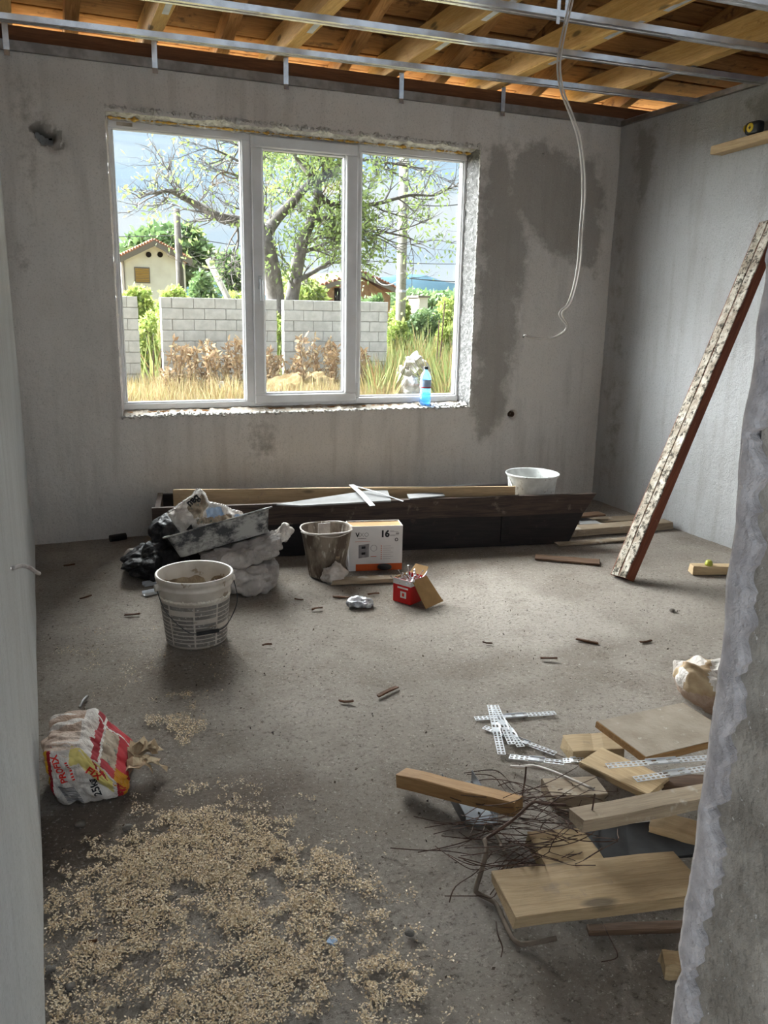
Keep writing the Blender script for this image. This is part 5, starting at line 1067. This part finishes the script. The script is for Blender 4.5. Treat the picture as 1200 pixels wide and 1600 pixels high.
# --- the old walnut
YT = 18.4
TR = thing('walnut_tree', 'old bare-limbed walnut tree with two trunks behind the wall', 'tree', (aty(432, 465, YT).x, YT, GZ))
base = Vector(TR.location)
def limb(pts, r0, r1, dy=0.):
    n = len(pts); P = [aty(x, y, YT+dy*i/(n-1)+.25*math.sin(i*1.7))-base for i, (x, y) in enumerate(pts)]
    P = smoothpts(P, 5); m = len(P); return P, [r0+(r1-r0)*i/(m-1) for i in range(m)]
limbs = [limb([(432, 500), (430, 465), (424, 420), (416, 385), (412, 365)], .22, .17), limb([(414, 378), (396, 352), (370, 345), (340, 338), (312, 322), (285, 308), (262, 298), (243, 305)], .15, .02, -1.2),
         limb([(452, 500), (458, 455), (466, 410), (474, 375), (486, 345), (496, 312), (496, 285), (488, 262)], .17, .07, .6), limb([(414, 368), (432, 342), (455, 318), (478, 292), (505, 270), (535, 250), (575, 232)], .14, .03, .9),
         limb([(494, 300), (515, 318), (545, 322), (590, 318), (640, 305), (680, 305), (705, 290)], .08, .012, .4), limb([(470, 395), (490, 388), (515, 378), (540, 372)], .06, .015), limb([(414, 370), (402, 330), (398, 290), (392, 250), (380, 222)], .10, .02, -.6),
         limb([(486, 345), (520, 340), (560, 350), (600, 362), (640, 372), (655, 382)], .05, .01, -.4), limb([(496, 285), (520, 262), (560, 250), (610, 255), (650, 262), (668, 262)], .06, .01, .3), limb([(484, 275), (465, 250), (450, 228)], .06, .02), limb([(462, 440), (490, 425), (520, 405), (525, 392)], .07, .02, .5),
         limb([(370, 345), (372, 380), (362, 410), (340, 420)], .03, .008), limb([(398, 300), (370, 275), (345, 270), (330, 285)], .04, .008, -.4), limb([(392, 262), (360, 245), (330, 232), (312, 234)], .035, .007, -.5)]
parts = [tube(P, R, 8) for P, R in limbs]; tips = []
R = random.Random(5)
def twig(p, d, L, r, depth):
    P = [p]; n = 4; dd = d.copy()
    for i in range(n):
        dd = (dd+Vector((R.uniform(-1, 1), R.uniform(-1, 1), R.uniform(-.7, .8)))*.33).normalized(); P.append(P[-1]+dd*L/n)
    twigs.append(tube(P, [r*(1-.8*i/n) for i in range(n+1)], 4, False))
    tips.append((P[-1], dd, depth))
    if depth < 2:
        for q in P[1:]:
            for _ in range(2 if depth == 0 else 1):
                if R.random() < .8: twig(q, (dd+Vector((R.uniform(-1, 1), R.uniform(-1, 1), R.uniform(-.6, .9)))*.9).normalized(), L*R.uniform(.4, .65), r*.55, depth+1)
twigs = []
for li, (P, Rr) in enumerate(limbs):
    if li in (0,): continue
    st = 5 if li in (1, 2) else 2
    for i in range(st, len(P), 2):
        d = (P[i]-P[i-1]).normalized(); twig(P[i], (d+Vector((R.uniform(-1, 1), R.uniform(-1, 1), R.uniform(-.8, 1)))*.9).normalized(), R.uniform(.6, 1.2), min(.024, Rr[i]*.6+.004), 0)
obj('trunk', mesh(*parts[0], True), M['bark'], TR); obj('trunk', mesh(*parts[2], True), M['bark'], TR)
for i, p in enumerate(parts):
    if i not in (0, 2): obj('branch', mesh(*p, True), M['bark'], TR)
o = obj('twigs', mesh(*join(*twigs)), M['bark'], TR); o['kind'] = 'stuff'
C = []; 
cxm = aty(490, 300, YT).x-base.x
for p, d, dep in tips:
    dens = .62 if abs(p.x-cxm) < 1.4 else .17
    if p.x < aty(380, 300, YT).x-base.x: dens = .07
    if R.random() < dens:
        for _ in range(R.randint(4, 9)): C.append(p+Vector((R.gauss(0, .13), R.gauss(0, .13), R.gauss(0, .12))))
C = np.array([tuple(c) for c in C]); n = len(C)
V, Q = quads(C, rdir(n)+np.array([0, 0, -.5]), rdir(n), nrg.uniform(.08, .16, n), nrg.uniform(.035, .07, n)); o = obj('leaves', qmesh(V, Q), M['leafwalnut'], TR); o['kind'] = 'stuff'
# --- dock weeds: individual dry plants in front of the wall
def dock(seed, h):
    g = random.Random(seed); parts = []; V = []; F = []
    for s in range(5):
        a = g.uniform(0, 6.28); ln = g.uniform(.05, .3)*h; p = [(0, 0, 0), (ln*.4*math.cos(a), ln*.4*math.sin(a), h*.5), (ln*math.cos(a), ln*math.sin(a), h*g.uniform(.8, 1.05))]
        sp = smoothpts(p, 5); parts.append(tube(sp, [.010]*len(sp), 4, False))
        for _ in range(56):
            q = sp[min(len(sp)-1, int(len(sp)*g.random()**.8))]; d = Vector((g.uniform(-1, 1), g.uniform(-1, 1), g.uniform(-.9, .7))).normalized(); w = d.orthogonal().normalized()
            L = g.uniform(.07, .20); b = L*.16; n = len(V); V += [q, q+d*L*.5+w*b, q+d*L, q+d*L*.5-w*b]; F += [(n, n+1, n+2, n+3)]
    return mesh(*join(*parts, (V, F)))
DV = [dock(i, 1.0) for i in range(4)]
for m_ in DV: m_.materials.append(M['dock'])
dockpos = [(278, 536), (300, 545), (318, 533), (333, 542), (352, 550), (372, 533), (262, 575), (418, 545), (428, 552), (478, 528), (497, 540), (517, 532), (524, 545), (566, 548), (578, 570), (676, 588), (683, 596), (455, 560)]
for i, (px, py) in enumerate(dockpos):
    Y = rnd.uniform(14.2, 15.4); top = aty(px, py, Y); h = top.z-GZ
    o = setp(obj('dry_dock_plant', DV[i % 4], None, None, (top.x, Y, GZ), (0, 0, rnd.uniform(0, 6.28))), 'withered brown dock plant seen through the '+('left' if px < 385 else 'middle' if px < 545 else 'right')+' window pane', 'weed', 'withered dock plants, '+('left' if px < 385 else 'middle' if px < 545 else 'right')+' pane'); o.scale = (.7, .7, h)
def grass(name, n, xr, yr, h, w, mat, label, seed, slopex=None, lean=.35):
    g = np.random.default_rng(seed); Y = g.uniform(*yr, n); t = g.uniform(xr[0], xr[1], n); X = t*Y
    m = fbm(X, Y, .9, seed+3, 3); k = (m > np.quantile(m, .3)) & ~((t > .428) & (t < .495) & (Y < 15.0)) & ~((np.abs(Y-16) < .2) & (t < .42)); X = X[k]; Y = Y[k]; n = len(X)
    d = np.stack([g.normal(0, lean, n), g.normal(0, lean, n), np.ones(n)], 1); L = g.uniform(.45, 1.1, n)*h*(.6+.8*vnoise(X, Y, .7, seed+9))
    V, Q = quads(np.stack([X, Y, np.full(n, GZ-.03)], 1), d, rdir(n, g), L, np.full(n, w))
    return setp(obj(name, qmesh(V, Q), M[mat]), label, 'grass', None, 'stuff')
grass('dry_grass', 20000, (.03, .62), (12.6, 16.0), .62, .018, 'drygrass', 'pale dry grass in front of the block wall', 5)
grass('green_weeds', 16000, (.385, .68), (13.2, 24), 1.0, .03, 'greengrass', 'tangled green and yellow weeds right of the block wall', 6, None, .4)
grass('field_grass', 14000, (.05, .7), (17, 36), 1.25, .04, 'greengrass', 'tall yellow-green grass beyond the block wall', 8, None, .3)
# --- straw heap, rubble, litter
c = aty(473, 598, 14.6); me = blobmesh((.80, .6, .55), 2.2, 22, .05, 3, 3, None, .02, 8, .12, 6); setp(obj('straw_heap', me, M['sand'], None, (c.x, 14.6, GZ-.0)), 'low heap of yellow straw and sand in front of the wall', 'heap')
for i, (px, py, s) in enumerate([(640, 568, .20), (652, 562, .24), (664, 572, .20), (648, 580, .22), (660, 584, .22), (672, 586, .18), (636, 582, .16), (650, 596, .20), (664, 598, .2), (628, 577, .14)]):
    p = aty(px, py, 14.6+.12*(i % 3)); s *= .62; me = blobmesh((s*1.1, s*.7, s*.6), 9, 3, s*.45, 7, i+20); me.polygons.foreach_set('use_smooth', [False]*len(me.polygons)); setp(obj('rubble_stone', me, M['rock'], None, p, (rnd.uniform(0, 1), rnd.uniform(0, 1), rnd.uniform(0, 3))), 'pale broken stone in the rubble heap outside', 'stone', 'stones of the rubble heap')
p = aty(652, 600, 14.8); setp(obj('rubble_mound', blobmesh((.42, .4, .62), 2.5, 14, .08, 4, 44, None, 0, 9, .2, 4), M['rock'], None, (p.x, 15.0, GZ+.0)), 'mound of pale rubble under the broken stones', 'rubble')
p = aty(345, 605, 14.3); setp(obj('plastic_scrap', mesh([(-.09, 0, -.10), (.09, 0, -.05), (.06, .03, .10), (-.05, .02, .08), (-.09, .05, -.10), (.09, .05, -.05), (.06, .08, .10), (-.05, .07, .08)], [(0, 1, 2, 3), (7, 6, 5, 4), (0, 4, 5, 1), (1, 5, 6, 2), (2, 6, 7, 3), (3, 7, 4, 0)]), M['white'], None, p), 'white scrap of plastic caught in the weeds', 'litter')
p = aty(466, 602, 14.6); setp(obj('paper_scrap', mesh([(-.06, 0, -.11), (.07, 0, -.11), (.04, .02, .12), (0, .03, 0), (-.03, .02, .1), (0, .06, -.10)], [(0, 1, 3), (1, 2, 3), (0, 3, 4), (0, 5, 1), (1, 5, 2), (0, 4, 5), (4, 3, 2, 5)]), M['white'], None, p), 'torn white paper on the straw heap', 'litter')
for i, (a, b) in enumerate((((697, 470), (684, 580)), ((688, 500), (680, 590)), ((252, 545), (252, 590)), ((240, 548), (240, 590)))):
    Y = 15.5; A = aty(*a, Y); B = aty(*b, Y); B.z = GZ-.05; setp(obj('reinforcing_bar', mesh(*tube([B-A, Vector((0, .05, 0))], .012, 6)), M['rust'], None, A), ('rusty bar standing in the green weeds' if i < 2 else 'rusty bar standing in the gap of the block wall'), 'bar', 'rusty bars outside')
# --- poles and wires
def pole(name, top, botpx, Y, r0, r1, mat, label):
    A = aty(*top, Y); B = aty(*botpx, Y); d = (A-B).normalized(); B2 = B-d*((B.z-GZ)/d.z); o = thing(name, label, 'pole', B2)
    obj('shaft', mesh(*tube([Vector((0, 0, -.2)), (A-B2)*.5, A-B2], [r0, (r0+r1)/2, r1], 12), True), M[mat], o); return o, A, B2
o, A1, B1 = pole('utility_pole', (276, 326), (282, 447), 31, .16, .11, 'polewood', 'dark wooden utility pole in front of the white house')
obj('insulator', mesh(*shift(lathe([(.0, -.06), (.05, -.06), (.06, 0), (.03, .05), (0, .06)], 10), A1-B1+Vector((.12, 0, -.9)))), M['white'], o)
o, A2, B2 = pole('concrete_pole', (634, 150), (626, 480), 21, .14, .12, 'poleconc', 'thick round concrete pole behind the right window panel')
for z in (2.2, 4.2): obj('band', mesh(*shift(lathe([(.135, -.03), (.145, -.03), (.145, .03), (.135, .03)], 14), (A2-B2)*((z)/(A2.z-B2.z)))), M['zincdull'], o)
pole('leaning_pole', (325, 405), (353, 460), 20.5, .085, .07, 'poleconc', 'short pale pole leaning in front of the trees')
def wire(a, b, sag, label):
    a = Vector(a); b = Vector(b); P = [a.lerp(b, i/14)-Vector((0, 0, sag*4*(i/14)*(1-i/14)))-a for i in range(15)]
    setp(obj('overhead_wire', mesh(*tube(P, .014, 4)), M['gasket'], None, a), label, 'wire', 'overhead wires')
wire(aty(272, 372, 31)-Vector((14, 0, 0)), A1-Vector((0, 0, .9)), .25, 'overhead wire left of the wooden pole')
wire(A1-Vector((0, 0, .9)), aty(440, 366, 31)+Vector((14, 4, -.2)), .5, 'overhead wire between wooden pole and walnut')
wire(aty(585, 432, 40), aty(628, 434, 21), .3, 'overhead wire from the brown-roofed house to the concrete pole'); wire(aty(629, 433.5, 21.01), aty(722, 430, 24)+Vector((4, 0, .2)), .2, 'overhead wire right of the concrete pole')
wire(aty(628, 316, 21), aty(735, 316, 24), .1, 'upper overhead wire right of the concrete pole')
# --- houses
def house(Y, L_, R_, apex, base_z, depth, mats, label, name='house', nr=14):
    a = aty(*L_, Y); b = aty(*R_, Y); t = aty(*apex, Y); w = b.x-a.x; o = thing(name, label, 'house', (a.x, Y, base_z)); ez = a.z-base_z; tz = t.z-base_z; tx = t.x-a.x
    ov = .07*w
    V = [(ov, 0, 0), (w-ov, 0, 0), (w-ov, 0, ez), (tx, 0, tz-.15), (ov, 0, ez)]; V += [(x, depth, z) for x, _, z in V]
    obj('walls', mesh(V, [(0, 1, 2, 3, 4), (9, 8, 7, 6, 5), (0, 5, 6, 1), (1, 6, 7, 2), (4, 9, 5, 0), (2, 7, 8, 3), (3, 8, 9, 4)]), mats[0], o)
    for s, (x0, z0) in enumerate(((0 if True else 0, ez), (w, b.z-base_z))):
        r = obj('roof', mesh(*join(([(x0, -.5, z0-.05), (tx, -.5, tz-.05), (tx, -.5, tz+.08), (x0, -.5, z0+.08), (x0, depth+.3, z0-.05), (tx, depth+.3, tz-.05), (tx, depth+.3, tz+.08), (x0, depth+.3, z0+.08)], [(0, 1, 2, 3), (7, 6, 5, 4), (0, 4, 5, 1), (1, 5, 6, 2), (2, 6, 7, 3), (3, 7, 4, 0)]))), mats[1], o)
        for k in range(nr):      # rows of tiles up the slope
            q = (k+.5)/nr; x = x0+(tx-x0)*q; z = z0+(tz-z0)*q+.11
            obj('tile_row', mesh(*tube([(x, -.5, z), (x, depth+.3, z)], .10*w/6, 6)), mats[1], r)
        obj('verge_board', mesh(*join(([(x0, -.56, z0-.22), (tx, -.56, tz-.22), (tx, -.56, tz+.03), (x0, -.56, z0+.03), (x0, -.50, z0-.22), (tx, -.50, tz-.22), (tx, -.50, tz+.03), (x0, -.50, z0+.03)], [(0, 1, 2, 3), (7, 6, 5, 4), (0, 4, 5, 1), (1, 5, 6, 2), (2, 6, 7, 3), (3, 7, 4, 0)]))), M['eave'], o)
    return o, a, base_z
Yh = 42.0; o, a, bz = house(Yh, (180, 406), (297, 408), (239, 378), GZ, 9, (M['hwall'], M['roof']), 'white house with clay tiled gable roof and closed yellow shutter')
for px in (232, 250):
    p = aty(px, 398, Yh)-Vector((a.x, Yh, bz)); obj('round_vent', mesh(*[(q if k else [(x+p.x, -.04+0*z, z+p.z) for x, z, _ in q]) for k, q in enumerate(lathe([(0, 0), (.13, 0), (.13, .06)], 16))]), M['opening_shade'], o)
p0 = aty(211, 419, Yh)-Vector((a.x, Yh, bz)); p1 = aty(233, 441, Yh)-Vector((a.x, Yh, bz))
wn_ = obj('window', mesh(*box(p0.x-.05, p1.x+.05, -.06, .05, p1.z-.05, p0.z+.05)), M['eave'], o)
for k in range(8):
    z = p1.z+(p0.z-p1.z)*k/8; obj('shutter_slat', mesh(*box(p0.x, p1.x, -.11, -.06, z+.015, z+(p0.z-p1.z)/8-.015)), M['shutter'], wn_)
obj('downpipe', mesh(*tube([(.35, -.06, 0), (.35, -.06, a.z-bz)], .05, 6)), M['eave'], o)
o, a, bz = house(46.0, (470, 458), (620, 455), (560, 427), GZ, 8, (M['brickwall'], M['roofbrown']), 'low house with brown tiled roof right of the walnut')
p = aty(535, 470, 46)-Vector((a.x, 46, bz)); obj('window', mesh(*box(p.x-.5, p.x+.5, -.05, .05, p.z-.2, p.z+.7)), M['opening_shade'], o)
q0 = aty(655, 465, 45); q1 = aty(668, 482, 45); o = thing('shed', 'small white shed among the bushes far right', 'shed', (q0.x, 45, GZ))
obj('walls', mesh(*box(0, q1.x-q0.x, 0, 1.5, 0, q0.z-GZ)), M['hwall'], o); obj('roof', mesh(*box(-.1, q1.x-q0.x+.1, -.1, 1.6, q0.z-GZ, q0.z-GZ+.12)), M['eave'], o)
# --- hills on the horizon
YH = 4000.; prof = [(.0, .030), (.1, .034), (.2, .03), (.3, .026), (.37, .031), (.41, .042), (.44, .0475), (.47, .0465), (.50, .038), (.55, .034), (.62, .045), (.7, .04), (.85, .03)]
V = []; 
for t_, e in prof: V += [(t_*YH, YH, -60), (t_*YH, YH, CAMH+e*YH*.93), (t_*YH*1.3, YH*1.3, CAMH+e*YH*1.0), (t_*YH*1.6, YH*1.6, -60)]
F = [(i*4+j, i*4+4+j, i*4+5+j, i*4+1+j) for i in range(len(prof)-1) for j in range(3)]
setp(obj('hills', mesh(V, F, True), M['hill']), 'distant hills on the horizon, painted haze blue', kind='structure')
